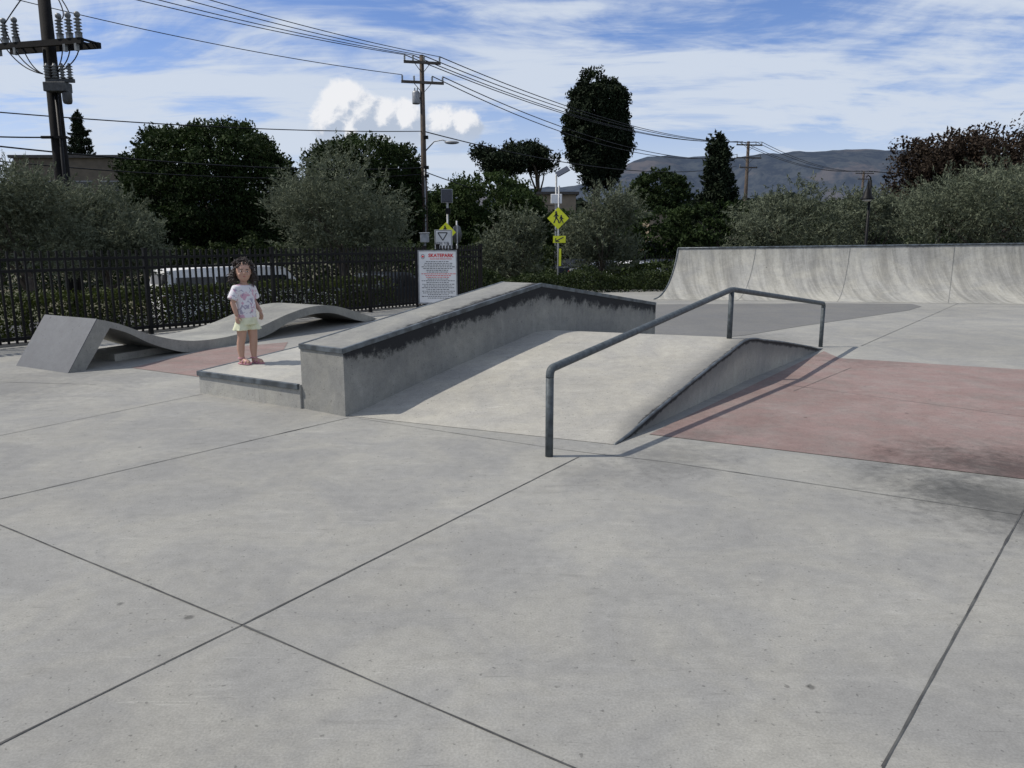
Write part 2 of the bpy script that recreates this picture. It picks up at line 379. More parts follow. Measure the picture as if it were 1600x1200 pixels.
# ---------------------------------------------------------------- wave roller
WO=Vector((-5.09,8.69,0)); Wd=Vector((.386,.922,0)).normalized(); Wn=Vector((-.86,.5,0)).normalized()
e=thing('wave_roller',WO,'wavy grey concrete roller with steep worn kicker end','skate obstacle')
def cr(pts,n=10):
    out=[]
    for i in range(len(pts)-1):
        p0=pts[max(i-1,0)];p1=pts[i];p2=pts[i+1];p3=pts[min(i+2,len(pts)-1)]
        for k in range(n):
            t=k/n; out.append(tuple(.5*((2*p1[j])+(-p0[j]+p2[j])*t+(2*p0[j]-5*p1[j]+4*p2[j]-p3[j])*t*t+(-p0[j]+3*p1[j]-3*p2[j]+p3[j])*t**3) for j in (0,1)))
    out.append(pts[-1]); return out
outer=cr([(.44,.58),(.75,.49),(1.2,.31),(1.8,.16),(2.5,.13),(3.2,.20),(3.9,.34),(4.5,.41),(5.1,.38),(5.8,.22),(6.5,.02)])
inner=cr([(.60,.46),(.85,.37),(1.2,.19),(1.62,.04),(1.9,0),(2.8,0),(3.4,.06),(3.9,.20),(4.5,.28),(5.1,.25),(5.7,.09),(6.1,0)])
b=MB()
def WP(s,w,z): return WO+Wd*s+Wn*w+Vector((0,0,z))
WW=1.09
def resamp(p,n):
    p=np.array(p);d=np.r_[0,np.cumsum(np.hypot(*np.diff(p,axis=0).T))];t=np.linspace(0,d[-1],n)
    return np.c_[np.interp(t,d,p[:,0]),np.interp(t,d,p[:,1])]
po=resamp(outer,90); pi_=resamp(inner,90)
for w in (0,WW):
    for i in range(89):
        b.add([WP(po[i][0],w,po[i][1]),WP(po[i+1][0],w,po[i+1][1]),WP(pi_[i+1][0],w,pi_[i+1][1]),WP(pi_[i][0],w,pi_[i][1])],[(0,1,2,3)])
    b.add([WP(0,w,0),WP(.44,w,.58),WP(.60,w,.46),WP(.22,w,0)],[(0,1,2,3)])
for i in range(89):
    b.add([WP(po[i][0],0,po[i][1]),WP(po[i+1][0],0,po[i+1][1]),WP(po[i+1][0],WW,po[i+1][1]),WP(po[i][0],WW,po[i][1])],[(0,1,2,3)],0,smooth=True)
    b.add([WP(pi_[i][0],0,pi_[i][1]),WP(pi_[i+1][0],0,pi_[i+1][1]),WP(pi_[i+1][0],WW,pi_[i+1][1]),WP(pi_[i][0],WW,pi_[i][1])],[(0,1,2,3)],0,smooth=True)
b.add([WP(.22,0,0),WP(.60,0,.46),WP(.60,WW,.46),WP(.22,WW,0)],[(0,1,2,3)])
b.build('wave_slab',M['wall'],e)
b=MB()
b.add([WP(-.01,0,.0),WP(.43,0,.585),WP(.43,WW,.585),WP(-.01,WW,.0),WP(.0,0,.0),WP(.44,0,.58),WP(.44,WW,.58),WP(0,WW,0)],[(0,1,2,3),(0,4,5,1),(1,5,6,2),(2,6,7,3)])
b.build('kicker_face',M['kick'],e)
b=MB()
b.slab([tuple(WP(s,w,0)[:2]) for s,w in ((.8,.25),(1.75,.25),(1.75,.9),(.8,.9))],0,.09)
b.build('support',M['wall'],e)

# ---------------------------------------------------------------- quarter pipe
B0=G(1022,468);B1=G(1600,475.5)
qd=(B1-B0); qL=qd.length; qd.normalize(); qc=Vector((.50,.866,0))
e=thing('quarter_pipe',B0,'wide pale concrete quarter pipe with dark steel coping','quarter pipe')
QL=26.0
def qh(x): return 1.27+.13*min(x/qL,1.6)
def QP(x,k):
    h=qh(x); Rr=1.9; th=math.acos(1-h/Rr)*k
    return B0+qd*x+qc*(Rr*math.sin(th))+Vector((0,0,.004+Rr*(1-math.cos(th))))
NX=60;NK=14;b=MB();vs=[];at=[]
for i in range(NX+1):
    for j in range(NK+1):
        x=QL*i/NX; p=QP(x,j/NK); vs.append(tuple(p)); at.append(1.9*(1-j/NK)+.06)
b.add(vs,[(i*(NK+1)+j,(i+1)*(NK+1)+j,(i+1)*(NK+1)+j+1,i*(NK+1)+j+1) for i in range(NX) for j in range(NK)],0,at,True)
for i in range(NX):
    x,x2=QL*i/NX,QL*(i+1)/NX; p,q=QP(x,1),QP(x2,1); bk=qc*.55
    b.add([p,q,q+bk,p+bk],[(0,1,2,3)])
    p2,q2=p+bk,q+bk
    b.add([p2,q2,(q2.x,q2.y,-1.0),(p2.x,p2.y,-1.0)],[(0,1,2,3)])
for x in (0,QL):
    for j in range(NK):
        p,q=QP(x,j/NK),QP(x,(j+1)/NK)
        b.add([p,q,(q.x,q.y,0),(p.x,p.y,0)],[(0,1,2,3)],0,[.03,.03,q.z+.03,p.z+.03])
    p=QP(x,1);q=p+qc*.55; b.add([p,q,(q.x,q.y,-1),(p.x,p.y,-1)],[(0,1,2,3)])
b.build('transition',M['pipe'],e,attr=True,recalc=False)
b=MB(); b.tube([QP(QL*i/20,1)+Vector((0,0,.008)) for i in range(21)],.026,8); b.build('coping',M['steel'],e)
b=MB(); b.tube([QP(0,k/14)+Vector((0,0,.006)) for k in range(15)],.018,6); b.build('edge_trim',M['steel'],e)
for x in (2.05,4.45,7.0,10.5,14):
    b=MB(); vs=[]
    for k in range(15):
        p=QP(x,k/14*.985)+Vector((0,-.004,.004)); vs+=[p-qd*.006,p+qd*.006]
    b.add(vs,[(2*k,2*k+1,2*k+3,2*k+2) for k in range(14)]); b.build('seam',M['seam'],e,recalc=False)

# ---------------------------------------------------------------- fences
def fence(A,d,L,hgt,label,sp=.108,panel=2.4,z0=0,pw=.028):
    e=thing('metal_fence',A,label,'fence'); n=int(math.ceil(L/panel)); d=d.normalized()
    for i in range(n+1):
        s=min(i*panel,L); p=A+d*s; b=MB(); b.box((p.x,p.y,z0+(hgt+.03)/2-.02),(.06,.06,hgt+.03),math.atan2(d.y,d.x)); b.box((p.x,p.y,z0+hgt+.02),(.075,.075,.02),math.atan2(d.y,d.x))
        b.build('post',M['black'],e)
        if i==n or s>=L: break
        s1=min((i+1)*panel,L); b=MB(); ang=math.atan2(d.y,d.x)
        for z in (z0+.12,z0+hgt-.28,z0+hgt-.12):
            b.bar(A+d*(s+.028)+Vector((0,0,z)),A+d*(s1-.028)+Vector((0,0,z)),.036,.042)
        k=s+sp
        while k<s1-sp*.5:
            p=A+d*k; b.box((p.x,p.y,z0+.05+(hgt-.05)/2),(pw,pw,hgt-.05),ang); k+=sp
        b.build('fence_panel',M['black'],e)
    return e
fence(F0-Fd*2.6,Fd,11.3,1.35,'black iron picket fence along the skatepark edge')
fence(Vector((-1.75,18.4,0)),Vector((.6,.8,0)),1.6,1.38,'short black iron fence section behind sign')
fence(Vector((4,37,-.3)),Vector((1,.12,0)),7,1.1,'distant black iron fence before the parked cars',.14,2.4,-.3,.03)
b=MB(); a=F0-Fd*6; c=F0+Fd*9
b.bar(a+Fn*.18+Vector((0,0,.02)),c+Fn*.18+Vector((0,0,.02)),.16,.07)
tag(b.build('kerb',M['kerb'],bevel=.01),'low concrete kerb beneath the iron fence','kerb','structure')

# ---------------------------------------------------------------- foliage
def leafmesh(name,cent,tint,L,Wd_,mat,parent=None,dirs=None):
    N=len(cent); d=RNG.normal(size=(N,3))
    if dirs is not None: d=d*.55+dirs
    d/=np.linalg.norm(d,axis=1)[:,None]
    w=np.cross(d,RNG.normal(size=(N,3))); w/=np.linalg.norm(w,axis=1)[:,None]
    sc=RNG.uniform(.6,1.4,(N,1)); a=d*L*sc/2; bb=w*Wd_*sc/2
    v=np.empty((N,4,3)); v[:,0]=cent-a; v[:,1]=cent+bb-a*.1; v[:,2]=cent+a; v[:,3]=cent-bb-a*.1
    me=bpy.data.meshes.new(name); me.vertices.add(4*N); me.vertices.foreach_set('co',v.ravel())
    me.loops.add(4*N); me.loops.foreach_set('vertex_index',np.arange(4*N,dtype=np.int32))
    me.polygons.add(N); me.polygons.foreach_set('loop_start',np.arange(0,4*N,4,dtype=np.int32))
    me.update(calc_edges=True)
    at=me.attributes.new('tint','FLOAT','POINT'); at.data.foreach_set('value',np.repeat(np.clip(tint,0,1),4))
    me.materials.append(mat); ob=bpy.data.objects.new(name,me); COL.objects.link(ob)
    if parent is not None: par(ob,parent)
    return ob
def tree(name,label,cat,x0,x1,y0,y1,D,mat,N=14000,leaf=(.16,.07),shape='round',base=-1.0,nl=9,clump=.16,seed=0,trunk=.16,group=None,fill=.25,ncl=130,shoot=.22,slen=.22):
    rg=np.random.default_rng(seed+5)
    c=P((x0+x1)/2,(y0+y1)/2,D); top=P((x0+x1)/2,y0,D).z; bot=P((x0+x1)/2,y1,D).z
    rx=(x1-x0)/2*D/F; rz=(top-bot)/2; ry=rx*.9; cen=np.array([c.x,c.y,(top+bot)/2])
    e=thing(name,Vector((c.x,c.y,base)),label,cat,group)
    lob=[]
    for i in range(nl):
        if shape=='cone':
            z=-0.9+1.8*i/(nl-1); k=max(.12,(1-z)/2); q=np.array([rg.uniform(-.12,.12),rg.uniform(-.12,.12),z]); s=np.array([k*.9,k*.9,.18])
        elif shape=='umbrella':
            q=np.array([rg.uniform(-.7,.7),rg.uniform(-.5,.5),rg.uniform(-.2,.65)]); s=np.array([.4,.4,.28])*rg.uniform(.8,1.2)
        else:
            a=2*math.pi*(i+rg.uniform(-.3,.3))/nl; zz=rg.uniform(-.65,.62); hr=math.sqrt(max(0,1-zz*zz*.8))*.60
            if shape=='oval': hr*=.6
            q=np.array([math.cos(a)*hr,math.sin(a)*hr,zz*.92]); s=np.array([1,1,1])*rg.uniform(.34,.46)
        lob.append((q,s))
    if shape=='round':
        lob+=[(np.array([0,0,-.05]),np.array([.62,.62,.62])),(np.array([rg.uniform(-.2,.2),0,.52]),np.array([.42,.42,.44])),(np.array([-.5,0,-.55]),np.array([.45,.45,.4])),(np.array([.5,0,-.55]),np.array([.45,.45,.4]))]
    R=np.array([rx,ry,rz]); cl=[];tn=[];dr=[]
    Ns=int(N*shoot); per=(N-Ns)//ncl
    def surf(lo,hi):
        v=rg.normal(size=3); v/=np.linalg.norm(v)
        if shape in ('dome','oval'):
            vv=Vector(v); am=1.15 if shape=='oval' else .8
            bump=.92+am*(.20*noise.noise(vv*2.1+Vector((seed,0,0)))+.12*noise.noise(vv*5.0+Vector((0,seed,0))))
            h=v.copy(); m_=math.hypot(v[0],v[1])+1e-6
            if shape=='dome':
                k=m_**(-.55 if v[2]<0 else -.28); h[0]*=k; h[1]*=k
            else:
                k=m_**(-.45 if v[2]>0 else -.3)*(1.0-.22*max(0,-v[2])); h[0]*=k; h[1]*=k
            return cen+h*R*bump*rg.uniform(lo,hi),v
        q,s=lob[rg.integers(len(lob))]
        return cen+(q+v*s*rg.uniform(lo,hi))*R, v
    dome=shape in('dome','oval')
    for k in range(ncl):
        pc,v=surf(.84 if dome else .75,.98 if dome else 1.0) if rg.random()>fill else surf(.4 if dome else .15,.85)
        t0=np.clip(.45+.28*v[2]+rg.normal()*.2,0,1)  # crown shading painted into the tint: upper clumps lighter, plus random variation
        cr_=clump*min(rx,rz)*rg.uniform(.6,1.5)
        m=int(per*rg.uniform(.6,1.4))
        o=rg.normal(size=(m,3)); o/=np.linalg.norm(o,axis=1)[:,None]; o*= (rg.random((m,1))**.45)*cr_*1.5; o[:,2]*=.75
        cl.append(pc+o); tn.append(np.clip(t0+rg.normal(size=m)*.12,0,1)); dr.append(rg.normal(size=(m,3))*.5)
    mp=22
    for k in range(max(1,Ns//mp)):
        pc,v=surf(.85,1.0)
        d=v*np.array([1,1,.6])+np.array([0,0,.55])+rg.normal(size=3)*.3; d/=np.linalg.norm(d)
        L=slen*min(rx,rz)*rg.uniform(.5,1.3); t=rg.random((mp,1))
        cl.append(pc+d*t*L+rg.normal(size=(mp,3))*L*.10*(1.15-t)); tn.append(np.clip(rg.uniform(.3,.8)+rg.normal(size=mp)*.12,0,1)); dr.append(np.repeat(d[None]*.9,mp,0))
    leafmesh('crown',np.concatenate(cl),np.concatenate(tn),leaf[0],leaf[1],mat,e,np.concatenate(dr))
    b=MB(); cb=Vector((c.x,c.y,bot+(top-bot)*.25)); bs=Vector((c.x,c.y,base-.1))
    pts=[bs,lerp(bs,cb,.33)+Vector((rg.normal()*.06,0,0)),lerp(bs,cb,.7)+Vector((rg.normal()*.1,0,0)),cb]
    b.tube(pts,[trunk*1.25,trunk,trunk*.85,trunk*.7],9)
    for q,s in lob[:8]:
        tgt=Vector(cen+q*R*.85); st=lerp(bs,cb,rg.uniform(.6,1.0)); mid=lerp(st,tgt,.5)+Vector((rg.normal()*.1*rx,rg.normal()*.1*rx,.06*rz))
        b.tube([st,mid,tgt],[trunk*.5,trunk*.32,trunk*.1],6)
    b.build('trunk',M['bark'],e)
    return e
OG='olive trees around the skatepark'
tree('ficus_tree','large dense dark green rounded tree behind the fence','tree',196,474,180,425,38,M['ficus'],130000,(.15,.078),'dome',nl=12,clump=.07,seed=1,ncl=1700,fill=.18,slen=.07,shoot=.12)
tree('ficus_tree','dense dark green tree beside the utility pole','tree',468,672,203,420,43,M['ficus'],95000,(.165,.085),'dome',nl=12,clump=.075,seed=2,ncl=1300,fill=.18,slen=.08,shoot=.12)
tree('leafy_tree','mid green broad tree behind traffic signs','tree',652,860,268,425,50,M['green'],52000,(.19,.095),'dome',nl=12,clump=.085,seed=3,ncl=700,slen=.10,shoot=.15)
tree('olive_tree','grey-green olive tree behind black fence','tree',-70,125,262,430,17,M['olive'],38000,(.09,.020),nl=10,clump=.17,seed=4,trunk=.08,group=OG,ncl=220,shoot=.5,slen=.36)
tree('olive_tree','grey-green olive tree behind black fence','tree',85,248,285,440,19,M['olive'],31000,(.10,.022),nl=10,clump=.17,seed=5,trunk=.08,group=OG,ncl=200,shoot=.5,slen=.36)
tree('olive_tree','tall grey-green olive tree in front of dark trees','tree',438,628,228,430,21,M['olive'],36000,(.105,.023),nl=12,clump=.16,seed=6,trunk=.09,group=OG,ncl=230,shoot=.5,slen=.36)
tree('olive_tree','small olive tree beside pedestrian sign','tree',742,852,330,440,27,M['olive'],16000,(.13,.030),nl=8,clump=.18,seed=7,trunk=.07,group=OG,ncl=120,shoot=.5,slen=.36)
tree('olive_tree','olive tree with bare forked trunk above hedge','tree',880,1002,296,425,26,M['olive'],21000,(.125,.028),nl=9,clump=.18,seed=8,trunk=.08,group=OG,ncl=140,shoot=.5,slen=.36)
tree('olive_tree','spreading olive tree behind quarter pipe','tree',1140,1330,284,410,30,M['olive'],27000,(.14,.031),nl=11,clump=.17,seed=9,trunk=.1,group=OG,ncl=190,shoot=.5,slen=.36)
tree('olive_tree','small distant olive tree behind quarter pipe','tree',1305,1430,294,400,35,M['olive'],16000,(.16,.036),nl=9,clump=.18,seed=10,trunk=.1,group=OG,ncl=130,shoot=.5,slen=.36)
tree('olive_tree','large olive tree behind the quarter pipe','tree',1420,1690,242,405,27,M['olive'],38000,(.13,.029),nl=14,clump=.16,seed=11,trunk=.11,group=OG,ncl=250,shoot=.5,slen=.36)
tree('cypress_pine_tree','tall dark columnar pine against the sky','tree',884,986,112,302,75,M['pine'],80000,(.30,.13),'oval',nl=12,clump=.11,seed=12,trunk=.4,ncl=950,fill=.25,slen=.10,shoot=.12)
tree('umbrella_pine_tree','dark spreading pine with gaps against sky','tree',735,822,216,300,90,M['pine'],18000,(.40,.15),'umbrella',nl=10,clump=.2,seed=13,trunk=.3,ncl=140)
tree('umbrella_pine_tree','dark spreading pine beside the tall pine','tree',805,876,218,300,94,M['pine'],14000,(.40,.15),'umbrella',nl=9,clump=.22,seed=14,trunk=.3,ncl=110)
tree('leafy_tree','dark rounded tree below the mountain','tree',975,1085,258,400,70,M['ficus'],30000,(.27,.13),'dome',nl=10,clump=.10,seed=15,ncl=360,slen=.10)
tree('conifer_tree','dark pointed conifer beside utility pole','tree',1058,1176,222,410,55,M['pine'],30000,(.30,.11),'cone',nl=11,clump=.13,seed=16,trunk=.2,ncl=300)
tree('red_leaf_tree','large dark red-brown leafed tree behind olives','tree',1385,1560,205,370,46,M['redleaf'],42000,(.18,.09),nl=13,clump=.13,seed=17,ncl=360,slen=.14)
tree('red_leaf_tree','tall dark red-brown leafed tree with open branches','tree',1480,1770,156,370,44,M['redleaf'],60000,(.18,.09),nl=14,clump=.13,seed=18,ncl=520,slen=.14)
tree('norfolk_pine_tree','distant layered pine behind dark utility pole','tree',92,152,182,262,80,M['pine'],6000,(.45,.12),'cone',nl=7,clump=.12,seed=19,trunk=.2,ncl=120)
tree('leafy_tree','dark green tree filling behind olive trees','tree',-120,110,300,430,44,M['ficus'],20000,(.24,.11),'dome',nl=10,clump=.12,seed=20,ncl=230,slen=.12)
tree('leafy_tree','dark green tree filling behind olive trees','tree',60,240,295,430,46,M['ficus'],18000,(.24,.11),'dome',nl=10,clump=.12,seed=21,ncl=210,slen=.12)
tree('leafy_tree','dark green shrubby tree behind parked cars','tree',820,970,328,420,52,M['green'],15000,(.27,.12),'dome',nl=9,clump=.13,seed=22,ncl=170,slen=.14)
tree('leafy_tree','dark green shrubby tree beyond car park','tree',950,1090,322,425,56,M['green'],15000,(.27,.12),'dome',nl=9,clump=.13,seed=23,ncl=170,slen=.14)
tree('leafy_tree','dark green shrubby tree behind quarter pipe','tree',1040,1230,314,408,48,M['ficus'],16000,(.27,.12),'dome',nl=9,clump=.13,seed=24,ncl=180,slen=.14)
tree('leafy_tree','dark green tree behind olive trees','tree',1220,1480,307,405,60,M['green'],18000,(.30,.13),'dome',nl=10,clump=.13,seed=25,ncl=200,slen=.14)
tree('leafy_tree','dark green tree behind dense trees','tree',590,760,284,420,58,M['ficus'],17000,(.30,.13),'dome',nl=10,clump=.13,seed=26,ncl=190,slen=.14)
def hedge(A,d,L,wid,z0,z1,mat,N,leaf,label,seed=0,name='hedge',cat='hedge',kind=None,fq=.9,hv=1.0):
    rg=np.random.default_rng(seed+50); d=np.array(d[:3]);d=d/np.linalg.norm(d); n=np.array([-d[1],d[0],0])
    s=rg.uniform(0,L,N); h=np.array([.86+hv*(.22*noise.noise(Vector((x*fq,seed,0)))+.12*noise.noise(Vector((x*fq*3.4,seed,4)))) for x in s])
    a=rg.uniform(0,math.pi,N); rr=rg.uniform(.72,1.0,N)**.5
    w=np.cos(a)*wid/2*rr*(1+.15*rg.normal(size=N)*.5); z=z0+(z1-z0)*h*np.clip(np.sin(a)*1.25,0,1)*rr
    low=rg.random(N)<.35; z=np.where(low,z0+(z1-z0)*h*rg.random(N)*.8,z)
    c=np.array(A[:3])[None,:]*np.array([1,1,0])+s[:,None]*d+w[:,None]*n; c[:,2]=z+rg.normal(size=N)*.03
    t=np.array([noise.noise(Vector(x*2.2*fq/.9)) for x in c])
    t=np.clip(.33+.6*t+rg.normal(size=N)*.13,0,1)
    o=leafmesh(name,c,t,leaf[0],leaf[1],mat); tag(o,label,cat,kind); return o
hedge(F0-Fd*4+Fn*1.25,Fd,12.5,1.2,-.2,.80,M['hedge'],62000,(.05,.028),'clipped green hedge behind the black fence',1,hv=.4)
hedge(Vector((-2.6,21.8,0)),Vector((1,.28,0)),8.5,1.6,-1,.78,M['hedged'],36000,(.075,.038),'green hedge along the skatepark edge',2)
hedge(Vector((-4,30,0)),Vector((1,.1,0)),9,1.8,-1,.6,M['hedged'],14000,(.13,.07),'distant green hedge beside the street',3)
hedge(Vector((3.4,25.5,0)),Vector((.5,.86,0)),8,2.2,-1,.35,M['hedged'],12000,(.11,.05),'low shrubs on bank beside the quarter pipe',4)
hedge(Vector((-22,34,0)),Vector((1,.05,0)),24,2.5,-1,1.7,M['hedged'],34000,(.16,.08),'tall dark shrubs across the street',5)
hedge(Vector((4,31,0)),Vector((1,-.12,0)),30,2.5,-1,.9,M['hedged'],22000,(.2,.1),'dark shrubs behind the quarter pipe',6)
hedge(Vector((-110,120,0)),Vector((1,0,0)),260,14,-1,8.2,M['pine'],42000,(1.3,.8),'far dark tree line below the hills',7,'tree_line','trees','stuff',.09)

# ---------------------------------------------------------------- utility poles
def insul(b,p,mat=0,s=1.0,axis=None):
    pr=[]
    for i in range(5): pr+=[(.03*s,.05*s*i),(.065*s,.05*s*i+.012*s),(.03*s,.05*s*i+.035*s)]
    pr.append((.02*s,.27*s)); b.lathe(p,pr,10,mat,axis)
def upole(name,px,pyref,D,ztop_,rad,arms,label,wood='wood',rot=0.0,base=-1.02):
    c=P(px,pyref,D); e=thing(name,Vector((c.x,c.y,base)),label,'utility pole')
    b=MB(); b.tube([(c.x,c.y,base-.2),(c.x,c.y,(base+ztop_)/2),(c.x,c.y,ztop_)],[rad*1.15,rad,rad*.75],12); b.build('pole',M[wood],e)
    ax=Vector((math.cos(rot),math.sin(rot),0)); att=[]
    for (z,hl,ins) in arms:
        b=MB(); cc=Vector((c.x,c.y,z))+Vector((-ax.y,ax.x,0))*-(rad+.05)
        b.bar(cc-ax*hl,cc+ax*hl,.1,.13)
        b.bar(cc-ax*hl*.45,cc+Vector((0,-.03,-.55)),.03,.03); b.bar(cc+ax*hl*.45,cc+Vector((0,-.03,-.55)),.03,.03)
        b.build('crossarm',M['arm' if wood=='wood' else wood],e)
        for k in ins:
            bb=MB(); p=cc+ax*hl*k+Vector((0,0,.06)); insul(bb,p,0); bb.build('insulator',M['porc'],e); att.append(p+Vector((0,0,.27)))
    return e,c,att
def zat(py,D): return P(800,py,D).z
e2,c2,att2=upole('utility_pole',661,200,42,zat(86,42),.15,[(zat(99,42),.95,(-.95,-.5,.1,.95)),(zat(130,42),1.1,(-.95,-.4,.45,.95))],'tall brown wooden utility pole with transformer and street light','wood',.25)
b=MB(); tz=zat(163,42); b.lathe((c2.x-.32,c2.y-.1,tz),[(.0,0),(.19,0),(.2,.04),(.2,.55),(.17,.62),(.05,.66)],16); b.bar((c2.x-.2,c2.y,tz+.3),(c2.x,c2.y,tz+.3),.06,.1)
b.build('transformer',M['galv'],e2)
for dx in (.38,.24):
    b=MB(); insul(b,(c2.x-dx,c2.y-.1,tz+.62),0,.7); b.build('insulator',M['porc'],e2)
lz=zat(236,42); p0=Vector((c2.x+.1,c2.y,lz)); p1=P(700,222,41.2)
b=MB(); b.tube([p0,lerp(p0,p1,.4)+Vector((0,0,.3)),lerp(p0,p1,.75)+Vector((0,0,.22)),p1],[.035,.03,.03,.03],8); b.build('lamp_arm',M['galv'],e2)
b=MB(); b.ball(p1+Vector((.2,0,-.02)),(.38,.15,.09)); b.build('lamp_head',M['galv'],e2)
b=MB(); b.tube([(c2.x+.05,c2.y-.16,-1),(c2.x+.05,c2.y-.14,5.2)],.035,6); b.build('conduit',M['galv'],e2)
for z in (zat(215,42),zat(262,42),zat(275,42)):
    b=MB(); b.box((c2.x+.16,c2.y-.1,z),(.22,.2,.16)); b.build('clamp',M['black'],e2)
e3,c3,att3=upole('utility_pole',1168,250,83,zat(221,83),.2,[(zat(227,83),1.45,(-.95,-.6,.5,.95)),(zat(247,83),1.4,(-.95,.95)),(zat(262,83),1.0,(-.95,.95))],'distant brown wooden utility pole with triple crossarms','wood',.2)
e4,c4,att4=upole('utility_pole',1348,290,115,zat(267,115),.2,[(zat(271,115),1.4,(-.95,-.4,.4,.95)),(zat(280,115),1.0,(-.9,.9))],'far wooden utility pole above the trees','wood',.1)
e1,c1,att1=upole('utility_pole',96,260,22,zat(-70,22),.19,[],'dark utility pole with double crossarm and switchgear','darkwood')
ax=Vector((math.cos(-.35),math.sin(-.35),-.03)).normalized(); an=Vector((-ax.y,ax.x,0)).normalized()
for of in (-.27,.27):
    b=MB(); cc=Vector((c1.x,c1.y,zat(72,22)))+an*of; b.bar(cc-ax*1.75,cc+ax*1.5,.10,.15); b.build('crossarm',M['darkwood'],e1)
for k in (-1.65,-1.25,-.85,.75,1.08,1.40):
    b=MB(); p=Vector((c1.x,c1.y,zat(72,22)+.08))-an*.27+ax*k
    b.box(p+Vector((0,0,.05)),(.10,.14,.12),-.35); insul(b,p+Vector((0,0,.1)),0,1.6); b.ball(p+Vector((0,0,.56)),.08,n=6); b.build('insulator',M['porcd'],e1)
    b=MB(); b.bar(p-Vector((0,0,.02)),p-Vector((0,0,.02))+an*.54,.05,.05); b.build('spacer',M['darkwood'],e1)
for k in (-1.5,-.9,.9,1.3):
    b=MB(); p=Vector((c1.x,c1.y,zat(72,22)-.07))-an*.28+ax*k; b.box(p+Vector((0,0,-.08)),(.08,.09,.18),-.35); b.build('bracket',M['porcd'],e1)
def loop(b,a,c,sag,r=.016,n=14,side=0):
    a=Vector(a);c=Vector(c); b.tube([lerp(a,c,i/n)+Vector((side*math.sin(math.pi*i/n),0,-sag*4*(i/n)*(1-i/n))) for i in range(n+1)],r,5)
zt=zat(72,22)
for k,sg,sd in ((-1.65,.7,.1),(-1.25,.6,.1),(-.85,.7,.05),(.75,.5,.15),(1.08,.6,.2),(1.40,.6,.3)):
    b=MB(); a=Vector((c1.x,c1.y,zt+.55))-an*.27+ax*k; loop(b,a,Vector((c1.x+(.15 if k>0 else -.12),c1.y-.2,zat(118,22))),sg*.35,side=sd*(1 if k>0 else -1)); b.build('jumper_wire',M['black'],e1)
for k in (-1.25,.75,1.08):
    b=MB(); a=Vector((c1.x,c1.y,zt+.55))-an*.27+ax*k; loop(b,a,Vector((c1.x+ (.1 if k>0 else -.1),c1.y,zat(-40,22))),.3,side=.25*(1 if k>0 else -1)); b.build('jumper_wire',M['black'],e1)
b=MB(); zz=zat(135,22)
b.box((c1.x+.35,c1.y-.25,zz+.1),(.75,.12,.1)); b.box((c1.x+.28,c1.y-.28,zz-.08),(.6,.35,.24)); b.lathe((c1.x+.52,c1.y-.3,zz-.52),[(.0,0),(.1,.02),(.12,.1),(.12,.3),(.05,.36)],12)
dgal=simple('dark_equipment_metal',(.05,.052,.052),(.025,.027,.027),10,.55,.1)
b.build('switch_housing',dgal,e1,bevel=.015)
for i in range(4):
    b=MB(); insul(b,(c1.x+.05+.2*i,c1.y-.3,zz+.15),0,1.4); b.build('insulator',M['porcd'],e1)
b=MB(); b.bar((c1.x-.35,c1.y-.2,zat(216,22)),(c1.x+.35,c1.y-.2,zat(216,22)),.07,.07); b.build('bracket',M['darkwood'],e1)
b=MB(); b.tube([(c1.x+.16,c1.y-.2,-1),(c1.x+.16,c1.y-.18,5.6)],.05,8); b.build('conduit',M['black'],e1)
def wire(a,c,sag,r=.018,n=26):
    a=Vector(a);c=Vector(c); b=MB(); b.tube([lerp(a,c,i/n)-Vector((0,0,sag*4*(i/n)*(1-i/n))) for i in range(n+1)],r,5)
    tag(b.build('power_line',M['black']),'thin black overhead power cable between poles','power line',None,'overhead power lines')
for i,(tx,ty) in enumerate(((235,-8),(262,-14),(345,-10),(372,-16))):
    wire(att2[i],P(tx-330,ty-72,26),.25)
wire(att2[4],P(-200,-60,30),.4)
for i in range(4): wire(att2[i],att3[i],1.3,.026)
wire(att2[6],att3[4],1.8,.026); wire(att2[7],att3[5],1.8,.026)
wire((c2.x,c2.y,zat(205,42)),att3[4]-Vector((0,0,1.2)),1.2,.03)
for i in range(4): wire(att3[i],att4[i],1.0,.03)
for i in range(3): wire(att4[i],P(1700+i*20,262+6*i,190),1.0,.04)
wire((c2.x,c2.y,zat(205,42)),P(-120,165,26),.25,.022)
wire((c2.x,c2.y,zat(262,42)),P(-60,222,24),.35,.026); wire((c2.x,c2.y,zat(272,42)),P(-60,246,24),.4,.02)
wire((c1.x,c1.y-.2,zat(216,22)),P(-160,204,19),.05,.02)
wire((c2.x,c2.y,zat(268,42)),P(870,322,60),.3,.028)

# ---------------------------------------------------------------- signs
Rf=Matrix.Rotation(math.radians(90),3,'X')
sc=P(684,433,16.6); e=thing('rules_sign',Vector((sc.x,sc.y,0)),'white skatepark rules sign with red heading on posts','sign')
sw,sh=.79,1.09
def SB(x,y,z): return Vector((sc.x,sc.y,sc.z))+Vector((x,y,z))
b=MB(); b.box(SB(0,0,0),(sw,.02,sh)); b.build('board',M['white'],e,bevel=.004)
b=MB()
for x in (-1,1): b.box(SB(x*(sw/2+.012),-.002,0),(.025,.03,sh+.05))
for z in (-1,1): b.box(SB(0,-.002,z*(sh/2+.0125)),(sw,.03,.025))
b.build('frame',M['galv'],e)
for x in (-1,1):
    b=MB(); zt=sc.z+sh/2+.06; b.box((sc.x+x*(sw/2+.05),sc.y+.01,zt/2-.05),(.05,.05,zt+.1)); b.build('post',M['black'],e)
text('SKATEPARK',.100,SB(.075,-.013,.455),Rf,M['red'],e,'heading_lettering',bold=.0035)
